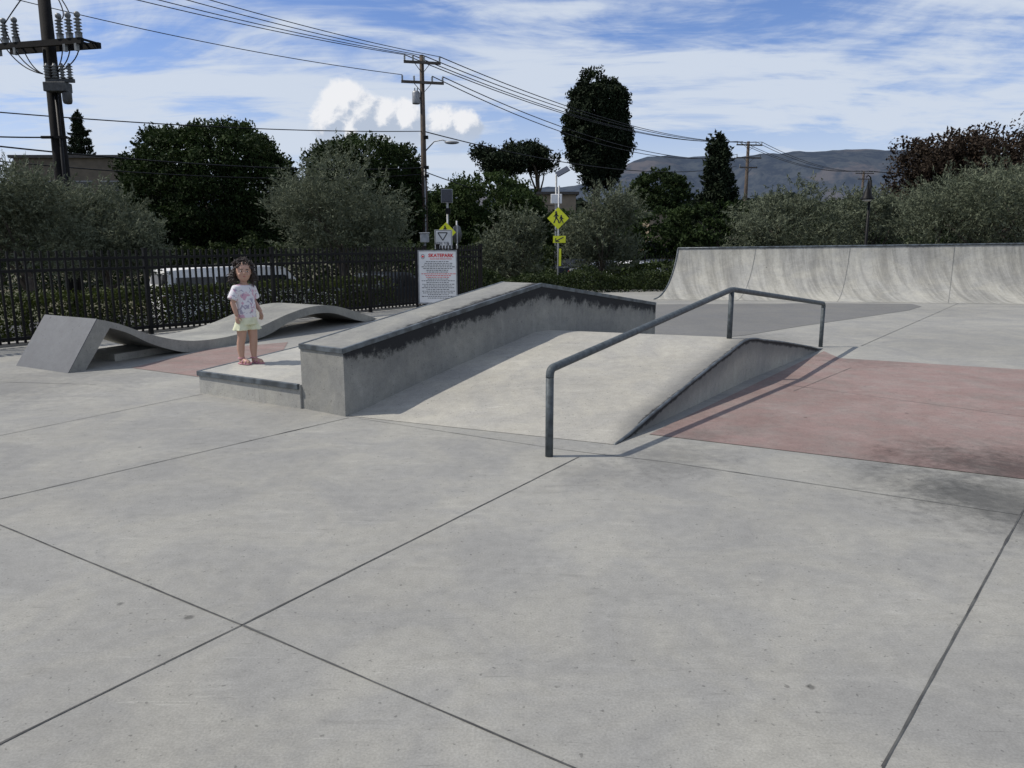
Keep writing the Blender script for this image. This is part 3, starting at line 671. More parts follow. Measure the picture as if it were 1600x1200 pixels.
text('RULES AND REGULATIONS',.038,SB(.075,-.013,.385),Rf,M['red'],e,'subheading_lettering')
b=MB(); b.lathe(SB(-.31,-.012,.435),[(.022,0),(.022,.004)],20,axis=(0,-1,0)); b.build('emblem',M['red'],e)
b=MB(); b.tube([SB(-.31+.036*math.cos(t*.4),-.013,.435+.048*math.sin(t*.4)) for t in range(17)],.004,5); b.build('emblem_ring',M['ink'],e)
rg=random.Random(3)
TT=[MB(),MB(),MB()]; z=.33
for ln in range(22):
    w=rg.uniform(.42,.70); x=-w/2; T=TT[0] if ln<7 else (TT[1] if ln<=9 else TT[2])
    while x<w/2:
        k=rg.uniform(.015,.06); T.box(SB(x+k/2,-.0125,z),(k,.002,.013)); x+=k+.014
    z-=.037
TT[0].build('printed_text',M['ink'],e); TT[1].build('red_printed_text',M['red'],e); TT[2].build('printed_text',M['ink'],e)
def diamond(b,c,s,mat=0,y=0):
    c=Vector(c); b.add([c+Vector((0,y,s)),c+Vector((s,y,0)),c+Vector((0,y,-s)),c+Vector((-s,y,0)),c+Vector((0,y+.015,s)),c+Vector((s,y+.015,0)),c+Vector((0,y+.015,-s)),c+Vector((-s,y+.015,0))],[(0,1,2,3),(7,6,5,4),(0,4,5,1),(1,5,6,2),(2,6,7,3),(3,7,4,0)],mat)
def walker(b,c,s,y):
    c=Vector(c)
    def S(a,d,w): b.bar(c+Vector((a[0]*s,y,a[1]*s)),c+Vector((d[0]*s,y,d[1]*s)),.004,w*s)
    b.lathe(c+Vector((-.02*s,y+.002,.52*s)),[(.10*s,0),(.10*s,.004)],12,axis=(0,-1,0))
    S((0,.42),(0,-.05),.2); S((0,0),(-.22,-.5),.11); S((0,0),(.2,-.25),.11); S((.2,-.25),(.26,-.5),.1); S((0,.35),(-.24,.08),.08); S((0,.35),(.22,.12),.08)
def pole_m(e,c,zt,r=.03,mat='galv',base=-1.0):
    b=MB(); b.tube([(c.x,c.y,base-.1),(c.x,c.y,zt)],r,8); b.build('post',M[mat],e)
D=25.2; c=P(872,341,D); k_=D/34
e=thing('pedestrian_crossing_sign',Vector((c.x,c.y+.05,-1)),'fluorescent yellow pedestrian crossing signs with arrow plaque on post','sign')
pole_m(e,Vector((c.x+.02,c.y+.06,0)),zat(290,D),.03)
b=MB(); diamond(b,c,.47*k_); b.build('sign_board',M['yellow'],e)
b=MB(); walker(b,c+Vector((-.08*k_,0,.02)),.45*k_,-.006); b.build('walking_figure',M['ink'],e)
b=MB(); walker(b,c+Vector((.14*k_,0,-.04)),.32*k_,-.012); b.build('walking_figure',M['ink'],e)
pc=P(874,374,D); b=MB(); b.box(pc,(.55*k_,.015,.3*k_)); b.build('plaque',M['yellow'],e)
b=MB()
for a_,d_,yy_ in (((.18,.09),(-.14,-.07),-.011),((-.16,-.08),(-.16,.05),-.015),((-.17,-.09),(.0,-.09),-.018)): b.bar(pc+Vector((a_[0]*k_,yy_,a_[1]*k_)),pc+Vector((d_[0]*k_,yy_,d_[1]*k_)),.004,.045*k_)
b.build('arrow',M['ink'],e)
b=MB(); q=P(875,402,D); b.box(q,(.1*k_,.015,.75*k_)); b.build('marker_strip',M['yellow'],e)
D=36; c=P(869,300,D); e=thing('solar_beacon_post',Vector((c.x,c.y,-1)),'grey post with tilted solar panel and white box','solar beacon')
pole_m(e,c,zat(272,D),.045)
b=MB(); q=P(879,268,D); b.box(q,(.62,.5,.04),mx=Matrix.Rotation(-.5,3,'Y')@Matrix.Rotation(.5,3,'X')); b.build('solar_panel',M['solar'],e)
b=MB(); b.box(P(869,311,D)+Vector((0,-.12,0)),(.5,.18,.42)); b.build('beacon_box',M['white'],e,bevel=.02)
D=26; c=P(697,352,D); e=thing('pedestrian_crossing_sign',Vector((c.x,c.y+.05,-1)),'yellow pedestrian sign with small solar panel above','sign')
pole_m(e,Vector((c.x+.05,c.y+.06,0)),zat(300,D),.035)
b=MB(); diamond(b,P(697,363,D),.33); b.build('sign_board',M['yellow'],e)
b=MB(); walker(b,P(697,364,D)+Vector((-.03,0,.09)),.26,-.006); b.build('walking_figure',M['ink'],e)
b=MB(); b.box(P(698,306,D),(.34,.05,.4)); b.build('solar_panel',M['solar'],e,bevel=.01)
b=MB(); b.box(P(698,306,D)+Vector((0,.03,0)),(.38,.04,.44)); b.build('panel_frame',M['galv'],e)
b=MB(); b.box(P(700,330,D)+Vector((0,-.03,0)),(.16,.1,.2)); b.build('beacon_box',M['black'],e)
D=24; c=P(693,374,D); e=thing('yield_sign',Vector((c.x,c.y+.04,-1)),'white rectangular yield here to pedestrians sign','sign')
pole_m(e,Vector((c.x,c.y+.05,0)),c.z+.2,.03)
b=MB(); b.box(c,(.54,.015,.58)); b.build('sign_board',M['white'],e)
b=MB()
for a,d in (((-.26,.29),(.26,.29)),((.26,.29),(.26,-.29)),((.26,-.29),(-.26,-.29)),((-.26,-.29),(-.26,.29))): b.bar(c+Vector((a[0]*.93,-.011,a[1]*.93)),c+Vector((d[0]*.93,-.011,d[1]*.93)),.004,.012)
t=[(-.17,.2),(.12,.2),(-.02,-.03)]
for i in range(3): b.bar(c+Vector((t[i][0],-.012,t[i][1])),c+Vector((t[(i+1)%3][0],-.012,t[(i+1)%3][1])),.004,.03)
walker(b,c+Vector((.14,0,-.15)),.13,-.012)
b.build('sign_symbols',M['ink'],e)
text('HERE TO',.10,c+Vector((-.06,-.012,-.12)),Rf,M['ink'],e,'lettering')
D=27; c=P(714,366,D); e=thing('stop_sign',Vector((c.x,c.y,-1)),'octagonal road sign seen from its grey back','sign')
pole_m(e,Vector((c.x,c.y-.03,0)),zat(345,D),.03)
dg=simple('sign_back_metal',(.10,.105,.11),(.075,.08,.085),5,.5,.3)
b=MB(); b.lathe(c,[(.34,0),(.34,.012)],8,axis=(.9,-.43,0)); b.build('sign_board',dg,e)
c=P(664,372,18.5); e=thing('meter_box',Vector((c.x,c.y,0)),'small grey electrical box on a thin post','box')
pole_m(e,c,c.z,.025,'galv',0); b=MB(); b.box(c+Vector((0,-.05,0)),(.2,.12,.2)); b.box(c+Vector((-.0,-.05,.115)),(.24,.16,.03)); b.build('box_housing',M['galv'],e,bevel=.01)
D=25; c=P(1357,330,D); e=thing('park_lamp',Vector((c.x,c.y,-1)),'black lamp post with hanging bell shade','street lamp')
zt=zat(277,D); b=MB(); b.tube([(c.x,c.y,-1.1),(c.x,c.y,0),(c.x,c.y,zt-.1)],[.07,.055,.035],12); b.tube([(c.x,c.y,zt-.12),(c.x-.02,c.y,zt),(c.x-.1,c.y,zt+.06),(c.x-.16,c.y,zt)],.02,8); b.build('post',M['black'],e)
lx=c.x-.12; zs=zat(312,D)
b=MB(); b.lathe((lx,c.y-.1,zs),[(.2,0),(.195,.03),(.14,.12),(.1,.26),(.05,.36),(.03,.5),(.02,.62)],18); b.build('lamp_shade',M['black'],e)
b=MB(); b.lathe((lx,c.y-.1,zs-.07),[(.05,0),(.12,.03),(.15,.065)],14); b.build('lamp_lens',M['lamp_glass'],e)

# ---------------------------------------------------------------- buildings
def building(label,x0,x1,ytop,D,depth,mat,nw):
    a=P(x0,ytop,D);c=P(x1,ytop,D); zt=a.z; e=thing('building',Vector(((a.x+c.x)/2,D,-1)),label,'building')
    b=MB(); cx=(a.x+c.x)/2; w=c.x-a.x; b.box((cx,D+depth/2,(zt-1)/2-.02),(w,depth,zt+1)); b.build('wall',mat,e)
    b=MB(); b.box((cx,D+depth/2,zt+.06),(w+.5,depth+.5,.22)); b.build('roof',M['roof'],e)
    for i in range(nw):
        x=a.x+w*(i+.5)/nw
        for z in ([.8] if zt<4 else [.8,zt-2.4]):
            b=MB(); b.box((x,D-.01,z),(1.3,.08,1.1)); b.build('window',M['glass'],e)
            b=MB(); b.box((x,D-.03,z-.6),(1.5,.12,.08)); b.box((x,D-.03,z+.6),(1.5,.1,.06)); b.build('window_frame',M['galv'],e)
building('low brown stucco flat-roofed building behind olive trees',20,190,246,62,14,M['stuccod'],4)
building('beige stucco building glimpsed between the trees',822,900,303,66,10,M['stucco'],3)
building('beige low house behind dark trees',1015,1060,332,64,8,M['stucco'],2)

# ---------------------------------------------------------------- cars
def car(label,c,yaw,L,Wc,Hc,paint,van=False,grp=None):
    e=thing('parked_car',Vector(c),label,'car',grp); R=Matrix.Rotation(yaw,3,'Z'); c=Vector(c)
    def T(x,y,z): return c+R@Vector((x*L/2,y*Wc/2,z*Hc))
    if van: st=[(-1,.25,.55,.56,.8),(-.97,.2,.62,.64,.86),(-.93,.2,.62,.95,.9),(-.6,.2,.62,.99,1),(0,.2,.62,1,1),(.35,.2,.62,.98,1),(.58,.2,.6,.64,1),(.85,.2,.54,.56,.97),(.97,.2,.48,.49,.9),(1,.25,.42,.43,.8)]
    else: st=[(-1,.28,.58,.6,.85),(-.93,.22,.66,.68,.95),(-.62,.2,.66,.69,1),(-.42,.2,.66,.96,1),(-.1,.2,.65,1,1),(.15,.2,.64,.97,1),(.45,.2,.62,.66,1),(.8,.2,.56,.58,.98),(.96,.22,.5,.51,.9),(1,.28,.42,.43,.8)]
    b=MB();vs=[]
    for x,zb,zl,zr,w in st:
        wr=w*(.78 if zr>zl+.1 else .92)
        for y,z in ((-w*.93,zb),(-w,zb+.18),(-w,zl),(-wr,zr),(wr,zr),(w,zl),(w,zb+.18),(w*.93,zb)): vs.append(T(x,y,z))
    k=8; n=len(st)
    fs=[(i*k+j,i*k+(j+1)%k,(i+1)*k+(j+1)%k,(i+1)*k+j) for i in range(n-1) for j in range(k)]+[tuple(range(k)),tuple(range((n-1)*k,n*k))]
    b.add(vs,fs,0,smooth=False); o=b.build('body',paint,e,bevel=.03)
    def win(x0,x1,zz0,zz1,sy,xt0=None,xt1=None):
        b=MB()
        def yy(z): return sy*(1.012-(.22)*(z-.64)/(.98-.64))
        xt0=x0 if xt0 is None else xt0; xt1=x1 if xt1 is None else xt1
        b.add([T(x0,yy(zz0),zz0),T(x1,yy(zz0),zz0),T(xt1,yy(zz1),zz1),T(xt0,yy(zz1),zz1)],[(0,1,2,3)]); b.build('window',M['glass'],e)
    for sy in (-1,1):
        if van: win(-.88,-.5,.70,.86,sy); win(-.46,-.05,.70,.86,sy); win(-.01,.44,.70,.86,sy,None,.34)
        else: win(-.5,-.16,.68,.92,sy,-.38,-.16); win(-.12,.32,.68,.92,sy,None,.14)
    x0,x1=(.585,.375) if van else (.455,.175)
    b=MB(); b.add([T(x0,-.85,.66),T(x0,.85,.66),T(x1,.74,.95),T(x1,-.74,.95)],[(0,1,2,3)]); b.build('windscreen',M['glass'],e)
    b=MB(); b.add([T(-.96 if van else -.64,-.72,.70),T(-.96 if van else -.64,.72,.70),T(-.945 if van else -.45,.66,.90),T(-.945 if van else -.45,-.66,.90)],[(0,1,2,3)]); b.build('rear_window',M['glass'],e)
    for x in (-.62,.63):
        for sy in (-1,1):
            b=MB(); pc=T(x,sy*.93,0); pc.z=c.z+.32; ax_=R@Vector((0,sy,0)); b.lathe(pc-ax_*.1,[(.20,0),(.32,.02),(.33,.1),(.32,.2),(.2,.21)],18,0,ax_); w=b.build('wheel',M['tyre'],e)
            b=MB(); b.lathe(pc+ax_*.1,[(.19,0),(.2,.015),(.05,.025)],14,0,ax_); rm=b.build('rim',M['galv']); rm.parent=w
    for sy in (-.7,.7):
        b=MB(); b.box(T(.99,sy,.46),(.1,.3,.14),yaw); b.build('headlight',M['lamp_glass'],e)
        b=MB(); b.box(T(-.985,sy*1.05,.56),(.08,.14,.16),yaw); b.build('tail_light',M['tail'],e)
silver=simple('silver_car_paint',(.30,.31,.33),(.28,.29,.31),2,.25,.5); blk=simple('dark_car_paint',(.03,.035,.045),(.03,.035,.04),2,.2,.2)
GP='cars parked beyond the hedge'
yaw=math.atan2(.8,.6)
car('white van parked in street behind black fence',(-7.6,22.0,-1),yaw-.2,4.9,1.9,1.80,M['white'],True)
car('dark car parked in street behind fence',(-4.2,26.6,-1),yaw,4.4,1.75,1.45,blk,False)
for i,(px,D,pt,lb) in enumerate(((950,43,silver,'silver car parked beyond the hedge'),(1000,42,M['white'],'white car parked beyond the hedge'),(905,47,blk,'dark car parked beyond the hedge'),(1035,46,blk,'dark car parked beyond the hedge'))):
    c=P(px,410,D); car(lb,(c.x,c.y,-1.0),.5 if i!=1 else .3,4.3,1.75,1.42,pt,False,GP)

# ---------------------------------------------------------------- mountains
rid=[(-900,310),(0,306),(500,300),(800,296),(900,290),(950,274),(985,252),(1010,246),(1045,243),(1075,246),(1110,243),(1150,246),(1190,240),(1240,238),(1290,236),(1340,232),(1380,234),(1420,236),(1480,243),(1560,250),(1700,262),(2200,285)]
NXm=300;NYm=44; vs=[]
for i in range(NXm+1):
    px=-900+3100*i/NXm; py=np.interp(px,[r[0] for r in rid],[r[1] for r in rid]); tp=P(px,py,4200)
    for j in range(NYm+1):
        k=j/NYm; D=2300+1900*k; x=tp.x*D/4200
        z0=(tp.z+20)*(k**1.1)-20
        nz=(1-2*abs(noise.fractal(Vector((x*.0024+D*.0006,D*.0013,1.3)),1,2.1,6)))*95*math.sin(math.pi*k)**.7 + (noise.fractal(Vector((x*.009,0,5)),1,2,4)*12 if k>.97 else 0)
        vs.append((x,D,z0+nz*.8-55*math.sin(math.pi*k)))
b=MB(); b.add(vs,[(i*(NYm+1)+j,(i+1)*(NYm+1)+j,(i+1)*(NYm+1)+j+1,i*(NYm+1)+j+1) for i in range(NXm) for j in range(NYm)],0,smooth=True)
m,n,l,bs=nt('hazed_mountain_chaparral'); co=n.new('ShaderNodeTexCoord').outputs['Object']
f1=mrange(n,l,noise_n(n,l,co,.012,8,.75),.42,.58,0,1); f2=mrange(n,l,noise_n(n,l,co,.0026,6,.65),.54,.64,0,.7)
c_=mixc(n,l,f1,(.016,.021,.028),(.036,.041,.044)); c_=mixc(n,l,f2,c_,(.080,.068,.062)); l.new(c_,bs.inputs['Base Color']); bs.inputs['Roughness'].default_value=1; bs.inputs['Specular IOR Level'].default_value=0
bs.inputs['Emission Color'].default_value=(.11,.145,.225,1); bs.inputs['Emission Strength'].default_value=.36  # distance haze painted on as a faint blue glow of the slopes
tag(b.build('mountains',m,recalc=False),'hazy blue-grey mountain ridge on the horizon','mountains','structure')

# ---------------------------------------------------------------- person
def remesh(b,vox,smooth=4):
    ob=b.build('tmp',[M['white']]); md=ob.modifiers.new('r','REMESH'); md.mode='VOXEL'; md.voxel_size=vox; md.use_smooth_shade=True
    s=ob.modifiers.new('s','SMOOTH'); s.iterations=smooth; s.factor=.5
    bpy.context.view_layer.update(); me=bpy.data.meshes.new_from_object(ob.evaluated_get(bpy.context.evaluated_depsgraph_get())); bpy.data.objects.remove(ob)
    return me
skin=simple('skin',(.44,.27,.20),(.40,.24,.175),6,.5,spec=.35)
hairm=simple('dark_hair',(.018,.012,.010),(.035,.023,.017),30,.5)
mint=simple('pale_cream_shorts',(.66,.66,.47),(.55,.56,.39),14,.8)
pinks=simple('pink_sandals',(.50,.25,.28),(.38,.16,.2),20,.6)
lip=simple('lips',(.33,.09,.085),(.30,.08,.08),5,.4); eyew=simple('eye_white',(.7,.68,.66),(.7,.68,.66),2,.3); eyed=simple('eye_dark',(.012,.008,.007),(.012,.008,.007),2,.2)
m,n,l,bs=nt('printed_tshirt'); co=n.new('ShaderNodeTexCoord').outputs['Object']
k1=mrange(n,l,noise_n(n,l,co,15,3),.54,.58,0,1); k2=mrange(n,l,noise_n(n,l,co,24,2,.5,1),.58,.61,0,1)
c_=mixc(n,l,mth(n,l,'MULTIPLY',k1,.75),(.64,.62,.64),(.50,.22,.31)); c_=mixc(n,l,mth(n,l,'MULTIPLY',k2,.7),c_,(.20,.17,.27)); l.new(c_,bs.inputs['Base Color']); bs.inputs['Roughness'].default_value=.85; M['shirt']=m
pp=G(389,568,.243); pe_yaw=math.atan2(-pp.x,pp.y)
BY=pe_yaw+.75; HYaw=pe_yaw+.1
e=thing('person',pp,'small child in white t-shirt, cream shorts and pink sandals, standing','person')
RB=Matrix.Rotation(BY,4,'Z'); TB=Matrix.Translation(pp)@RB@Matrix.Scale(1.03,4)
RH=Matrix.Rotation(HYaw,4,'Z')@Matrix.Rotation(.07,4,'Y')
relH=RB.inverted()@RH
HS=.93
def hd(v): return relH.to_3x3()@(Vector(v)*HS)
b=MB()
b.loft([(0,0,.40,.075,.06),(0,.003,.44,.096,.072),(0,.003,.50,.089,.070),(0,-.010,.57,.085,.076),(0,0,.66,.089,.067),(0,.003,.73,.100,.060),(0,.005,.775,.082,.050),(0,.005,.80,.045,.04)],20)
b.tube([(0,.006,.77),(0,.0,.85)],[.035,.033],12)
for sx in (-1,1):
    x=.052*sx; fo=-.035*sx
    b.tube([(x,0,.45),(x*1.02,-.002+fo*.4,.36),(x*1.0,-.004+fo*.7,.265),(x*.98,.006+fo,.21),(x*.95,.012+fo,.15),(x*.92,.008+fo,.075),(x*.92,.008+fo,.035)],[.060,.052,.041,.039,.037,.026,.026],14)
    b.tube([(x*.92,.022+fo,.028),(x*.95,-.03+fo,.03),(x*1.03,-.075+fo,.022),(x*1.08,-.10+fo,.016)],[.026,.028,.026,.015],10)
    sh=Vector((.104*sx,.004,.755)); el=Vector((.141*sx,.030,.620)) if sx>0 else Vector((.136*sx,.02,.612)); wr=Vector((.128*sx,-.075 if sx>0 else -.015,.515 if sx>0 else .495))
    b.tube([sh+Vector((-.03*sx,0,.0)),sh,lerp(sh,el,.5),el,lerp(el,wr,.4),wr],[.035,.036,.030,.025,.025,.018],12)
    hdv=Vector((.0,-.02,-1)).normalized(); pc=wr+hdv*.028
    b.ball(pc,(.013,.024,.030),n=8)
    for fi,(oy,ln) in enumerate(((-.020,.030),(-.007,.036),(.006,.034),(.018,.026))):
        r0=pc+Vector((0,oy,-.022)); m1=r0+Vector((-.002*sx,oy*.2,-ln*.5)); m2=m1+Vector((-.008*sx,0,-ln*.45))
        b.tube([r0+Vector((0,0,.012)),r0,m1,m2],[.0062,.006,.0056,.0048],8)
    t0=pc+Vector((-.004*sx,-.018,.008)); b.tube([t0,t0+Vector((-.008*sx,-.018,-.012)),t0+Vector((-.012*sx,-.024,-.030))],[.0072,.0066,.0055],8)
hc=Vector((0,-.004,.918))
rings=[(-.100,.020,.018,-.035),(-.092,.038,.040,-.026),(-.075,.054,.060,-.014),(-.05,.066,.074,-.006),(-.02,.074,.083,0),(.015,.078,.088,.004),(.05,.076,.086,.006),(.08,.062,.07,.008),(.10,.04,.046,.008),(.111,.012,.014,.008)]
vs=[];nn_=22
for z,rx,ry,cy in rings:
    for j in range(nn_):
        a=2*math.pi*j/nn_; vs.append(hc+hd((rx*math.cos(a),cy+ry*math.sin(a),z)))
fs=[(i*nn_+j,i*nn_+(j+1)%nn_,(i+1)*nn_+(j+1)%nn_,(i+1)*nn_+j) for i in range(len(rings)-1) for j in range(nn_)]+[tuple(range(nn_))[::-1],tuple(range((len(rings)-1)*nn_,len(rings)*nn_))]
b.add(vs,fs)
b.tube([hc+hd((0,-.080,.008)),hc+hd((0,-.092,-.016)),hc+hd((0,-.082,-.024))],[.006,.011,.0085],8)
for sx in (-1,1):
    b.ball(hc+hd((.078*sx,.006,-.012)),(.010,.014,.020),n=8); b.ball(hc+hd((.040*sx,-.062,-.03)),(.020,.016,.018),n=8)
me=remesh(b,.0042,3); me.materials.clear(); me.materials.append(skin); me.transform(TB)
body=bpy.data.objects.new('body',me); COL.objects.link(body); par(body,e)
def sub(b,name,mat,vox=None,sm=3,M4=TB):
    if vox: me=remesh(b,vox,sm)
    else:
        ob=b.build('tmp',[mat]); me=ob.data; bpy.data.objects.remove(ob)
    me.materials.clear(); me.materials.append(mat); me.transform(M4)
    o=bpy.data.objects.new(name,me); COL.objects.link(o); par(o,e); return o
b=MB()
b.loft([(0,0,.468,.110,.091),(0,0,.50,.107,.089),(0,-.008,.57,.100,.088),(0,0,.66,.101,.079),(0,.003,.73,.109,.071),(0,.005,.778,.088,.058),(0,.005,.79,.05,.045)],24)
for sx in (-1,1):
    sh=Vector((.096*sx,.004,.757)); el=Vector((.146*sx,.016,.65)); b.tube([sh+Vector((-.04*sx,0,0)),sh,el],[.043,.046,.050],14)
sub(b,'tshirt',M['shirt'],.006,3)
b=MB(); b.loft([(0,0,.49,.101,.083),(0,0,.44,.111,.092),(0,0,.40,.114,.093)],24)
for sx in (-1,1):
    cx_,cy_=.068*sx,-.003-.014*sx
    vs=[];n_=28
    for (zz_,rr_,wv) in ((.45,.060,0),(.40,.068,.001),(.365,.075,.004),(.345,.079,.007),(.344,.070,.006)):
        for j in range(n_):
            a=2*math.pi*j/n_; r_=rr_+wv*math.sin(a*7)
            f_=(.45-zz_)/.105; vs.append((.05*sx+(cx_-.05*sx)*min(1,f_)+r_*math.cos(a),cy_*min(1,f_)+r_*math.sin(a),zz_))
    b.add(vs,[(i*n_+j,i*n_+(j+1)%n_,(i+1)*n_+(j+1)%n_,(i+1)*n_+j) for i in range(4) for j in range(n_)]+[tuple(range(n_))[::-1],tuple(range(4*n_,5*n_))])
sub(b,'shorts',mint,.005,1)
for sx in (-1,1):
    b=MB(); x=.052*sx; fo=-.035*sx
    b.tube([(x*.92,.036+fo,.008),(x*.95,-.03+fo,.008),(x*1.05,-.085+fo,.008),(x*1.08,-.112+fo,.008)],[.03,.031,.033,.02],12)
    for v in range(len(b.v)): q=b.v[v]; b.v[v]=(q[0],q[1],min(q[2],.013) if q[2]>0 else max(q[2],.0))
    for yy,rr in ((-.072,.031),(-.03,.034)): b.tube([(x*1.0+rr*math.cos(t),yy+fo,.012+rr*.95*math.sin(t)) for t in [math.pi*i/8 for i in range(9)]],.007,6)
    b.tube([(x*.92+.033*math.cos(t),.012+fo+.03*math.sin(t),.06) for t in [2*math.pi*i/14 for i in range(15)]],.006,6)
    sub(b,'sandal',pinks)
for sx in (-1,1):
    b=MB(); b.ball(hc+hd((.030*sx,-.0745,.004)),(.0115,.0065,.0065),n=8); sub(b,'eye',eyew)
    b=MB(); b.ball(hc+hd((.030*sx,-.0795,.004)),(.0078,.0042,.0070),n=8); sub(b,'iris',eyed)
    b=MB(); b.tube([hc+hd((.014*sx,-.083,.021)),hc+hd((.030*sx,-.081,.027)),hc+hd((.046*sx,-.070,.021))],[.0026,.0036,.002],6); sub(b,'eyebrow',hairm)
b=MB(); b.tube([hc+hd((-.019,-.070,-.050)),hc+hd((-.008,-.0765,-.048)),hc+hd((0,-.0775,-.050)),hc+hd((.008,-.0765,-.048)),hc+hd((.019,-.070,-.050))],[.0025,.005,.0055,.005,.0025],8); sub(b,'mouth',lip)
# loose curly hair: thin under-layer kept behind the hairline, then curls
b=MB(); rr=random.Random(9)
vs=[];n1,n2=16,28
for i in range(n1+1):
    ph=math.pi*i/n1*.68
    for j in range(n2):
        a=2*math.pi*j/n2; x=math.sin(ph)*math.cos(a);y=math.sin(ph)*math.sin(a);z=math.cos(ph)
        k=1.0+.10*noise.noise(Vector((x*4,y*4,z*4)))
        if y<0: k*=1-.42*min(1,max(0,-y-.05)*1.6)*min(1,max(0,(.86-z)*3))
        vs.append(hc+hd((x*.090*k,.018+y*.090*k,.004+z*.114*k)))
b.add(vs,[(i*n2+j,i*n2+(j+1)%n2,(i+1)*n2+(j+1)%n2,(i+1)*n2+j) for i in range(n1) for j in range(n2)],smooth=True)
def curl(st,d,L,cr0,rad,tw=12):
    u=d.orthogonal().normalized(); w=d.cross(u); ph0=rr.uniform(0,6)
    pts=[hc+hd(st+d*L*t+(u*math.cos(ph0+t*tw)+w*math.sin(ph0+t*tw))*cr0*(.6+.4*t)) for t in [i/10 for i in range(11)]]
    b.tube(pts,[rad]*8+[rad*.85,rad*.6,rad*.3],5)
for k in range(520):
    a=rr.uniform(0,2*math.pi); ph=rr.uniform(0.03,.66)*math.pi
    x=math.sin(ph)*math.cos(a);y=math.sin(ph)*math.sin(a);z=math.cos(ph)
    if y<-.30 and z<.70: continue
    st=Vector((x*.088,.020+y*.088,.004+z*.108))
    if z<.45: curl(st,Vector((x*.55+rr.uniform(-.2,.2),y*.45+.05+rr.uniform(-.2,.2),-.8)).normalized(),rr.uniform(.07,.13),rr.uniform(.006,.012),.0052)
    else: curl(st,Vector((x*.8+rr.uniform(-.5,.5),y*.7+rr.uniform(-.4,.4),rr.uniform(-.3,.45))).normalized(),rr.uniform(.03,.055),rr.uniform(.005,.010),.0048)
for k in range(26):   # loose locks around the forehead and temples
    s_=rr.choice((-1,1)); xx=rr.uniform(.028,.078)*s_
    st=Vector((xx,-.060+abs(xx)*.35,.080-abs(xx)*.35+rr.uniform(-.008,.008)))
    curl(st,Vector((s_*.75,-.18,-.55)).normalized(),rr.uniform(.03,.06),.006,.0042)
for sx in (-1,1):
    for k in range(34):
        st=Vector((.084*sx+rr.uniform(-.006,.014)*sx,rr.uniform(-.02,.06),rr.uniform(-.03,.04)))
        curl(st,Vector((.22*sx+rr.uniform(-.12,.12),rr.uniform(-.15,.15),-1)).normalized(),rr.uniform(.07,.14),rr.uniform(.007,.013),.0052)
sub(b,'hair',hairm)
for o in bpy.data.objects:
    if '_loc' in o: del o['_loc']

# ---------------------------------------------------------------- world
w=bpy.data.worlds.new('World'); scene.world=w; w.use_nodes=True; n=w.node_tree.nodes; l=w.node_tree.links; n.clear()
out=n.new('ShaderNodeOutputWorld'); bg=n.new('ShaderNodeBackground'); sky=n.new('ShaderNodeTexSky'); sky.sky_type='NISHITA'; sky.sun_disc=False
SE=math.radians(50); sky.sun_elevation=SE; sky.sun_rotation=math.radians(270); sky.air_density=1.0; sky.dust_density=.3; sky.ozone_density=2.2
bg.inputs['Strength'].default_value=.118
tc=n.new('ShaderNodeTexCoord'); sp=n.new('ShaderNodeSeparateXYZ'); l.new(tc.outputs['Generated'],sp.inputs[0])
zc=mth(n,l,'ADD',mth(n,l,'MAXIMUM',sp.outputs['Z'],0.0),.14)
cx=n.new('ShaderNodeCombineXYZ'); l.new(mth(n,l,'DIVIDE',sp.outputs['X'],zc),cx.inputs[0]); l.new(mth(n,l,'DIVIDE',sp.outputs['Y'],zc),cx.inputs[1])
def cl(rot,sc_,loc,scale,det,ro,di):
    mp=n.new('ShaderNodeMapping'); mp.inputs['Rotation'].default_value=(0,0,rot); mp.inputs['Scale'].default_value=sc_; mp.inputs['Location'].default_value=loc
    l.new(cx.outputs[0],mp.inputs[0]); return noise_n(n,l,mp.outputs[0],scale,det,ro,di)
a1=cl(-.7,(1,1.7,1),(3.1,1.7,0),.9,9,.60,.7); a2=cl(.35,(1,3.0,1),(7,2,0),2.2,8,.62,1.0); a3=cl(0,(1,1,1),(1,5,0),.55,2,.5,0)
d=mth(n,l,'ADD',mth(n,l,'ADD',mth(n,l,'MULTIPLY',a1,.62),mth(n,l,'MULTIPLY',a2,.24)),mth(n,l,'MULTIPLY',a3,.34))
fac=mrange(n,l,d,.485,.645,0,.95)
hor=mrange(n,l,sp.outputs['Z'],.0,.22,.72,0); fac=mth(n,l,'MAXIMUM',fac,hor)
hs=n.new('ShaderNodeHueSaturation'); hs.inputs['Saturation'].default_value=1.18; hs.inputs['Value'].default_value=1.0; l.new(sky.outputs[0],hs.inputs['Color'])
skc=mixc(n,l,1.0,hs.outputs[0],(1.05,.93,1.10),'MULTIPLY'); l.new(skc,bg.inputs['Color'])
bc=n.new('ShaderNodeBackground'); bc.inputs['Color'].default_value=(.63,.70,.81,1); bc.inputs['Strength'].default_value=1.0
mx=n.new('ShaderNodeMixShader'); l.new(fac,mx.inputs[0]); l.new(bg.outputs[0],mx.inputs[1]); l.new(bc.outputs[0],mx.inputs[2])
yy=mth(n,l,'MAXIMUM',sp.outputs['Y'],.05)
pv=n.new('ShaderNodeCombineXYZ'); l.new(mth(n,l,'DIVIDE',sp.outputs['X'],yy),pv.inputs[0]); l.new(mth(n,l,'DIVIDE',sp.outputs['Z'],yy),pv.inputs[1])
def warp(vec,scale,amp,det,ro):
    c=noise_n(n,l,vec,scale,det,ro,0,'Color'); c=vmth(n,l,'SUBTRACT',c,(.5,.5,.5)); c=vmth(n,l,'MULTIPLY',c,(amp,amp,0)); return vmth(n,l,'ADD',vec,c)
pw=warp(pv.outputs[0],30,.032,8,.70)
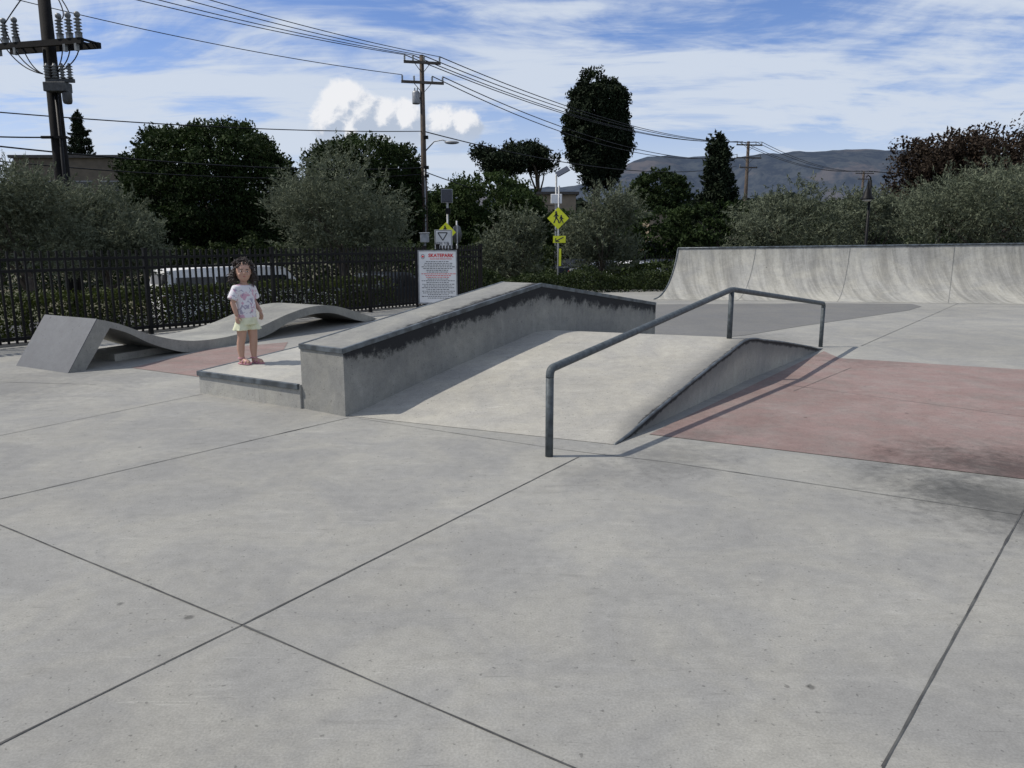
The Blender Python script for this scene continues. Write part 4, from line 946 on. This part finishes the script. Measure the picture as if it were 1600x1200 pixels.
def field(vec,lobes):
    f=None
    for (px,py,r) in lobes:
        q=P(px,py,1000); c=(q.x/1000,(q.z-H)/1000,0); rr_=r/F
        dd=vmth(n,l,'DISTANCE',vec,c,1); g=mth(n,l,'SUBTRACT',1.0,mth(n,l,'DIVIDE',dd,rr_))
        f=g if f is None else mth(n,l,'MAXIMUM',f,g)
    return f
lobes=[(536,160,36),(515,190,34),(560,180,40),(598,188,36),(630,190,32),(545,208,38),(605,212,36),(655,207,24),(692,198,30),(724,200,30),(706,212,28)]
f=field(pw,lobes)
off=vmth(n,l,'ADD',pw,(-.010,.012,0)); f2=field(off,lobes)
alpha=mrange(n,l,f,-.10,.24,0,1)
bil=noise_n(n,l,pv.outputs[0],42,7,.65,.5)
lit=mth(n,l,'ADD',mth(n,l,'MULTIPLY',mth(n,l,'SUBTRACT',f,f2),1.4),mth(n,l,'MULTIPLY',mth(n,l,'SUBTRACT',bil,.5),2.6))
sep=n.new('ShaderNodeSeparateXYZ'); l.new(pv.outputs[0],sep.inputs[0])
q=P(600,205,1000); zlo=(q.z-H)/1000
lit=mth(n,l,'ADD',lit,mrange(n,l,sep.outputs[1],zlo-.01,zlo+.055,-.05,.6,False))
ccol=mixc(n,l,mrange(n,l,lit,.0,.85,0,1),(.47,.54,.66),(.86,.87,.90))
bcu=n.new('ShaderNodeBackground'); l.new(ccol,bcu.inputs['Color']); bcu.inputs['Strength'].default_value=1.0
alpha=mth(n,l,'MULTIPLY',alpha,mrange(n,l,sep.outputs[1],zlo-.035,zlo+.006,.1,1))
fy=mth(n,l,'GREATER_THAN',sp.outputs['Y'],.05); alpha=mth(n,l,'MULTIPLY',alpha,fy)
mx2=n.new('ShaderNodeMixShader'); l.new(alpha,mx2.inputs[0]); l.new(mx.outputs[0],mx2.inputs[1]); l.new(bcu.outputs[0],mx2.inputs[2]); l.new(mx2.outputs[0],out.inputs['Surface'])
# sun
su=bpy.data.lights.new('sun','SUN'); su.energy=4.0; su.angle=math.radians(.5); su.color=(1,.94,.85)
so=bpy.data.objects.new('sun',su); COL.objects.link(so); so.location=(-10,0,20)
dv=Vector((math.cos(SE),.02,-math.sin(SE))); so.rotation_euler=dv.to_track_quat('-Z','Y').to_euler()
# camera
cd=bpy.data.cameras.new('camera'); cam=bpy.data.objects.new('camera',cd); COL.objects.link(cam); cam.location=(0,0,H); cam.rotation_euler=(math.pi/2-TH,0,0)
cd.sensor_width=36; cd.lens=27.0; cd.clip_end=20000; cd.clip_start=.05; scene.camera=cam
scene.view_settings.view_transform='Standard'; scene.view_settings.look='None'; scene.view_settings.exposure=0
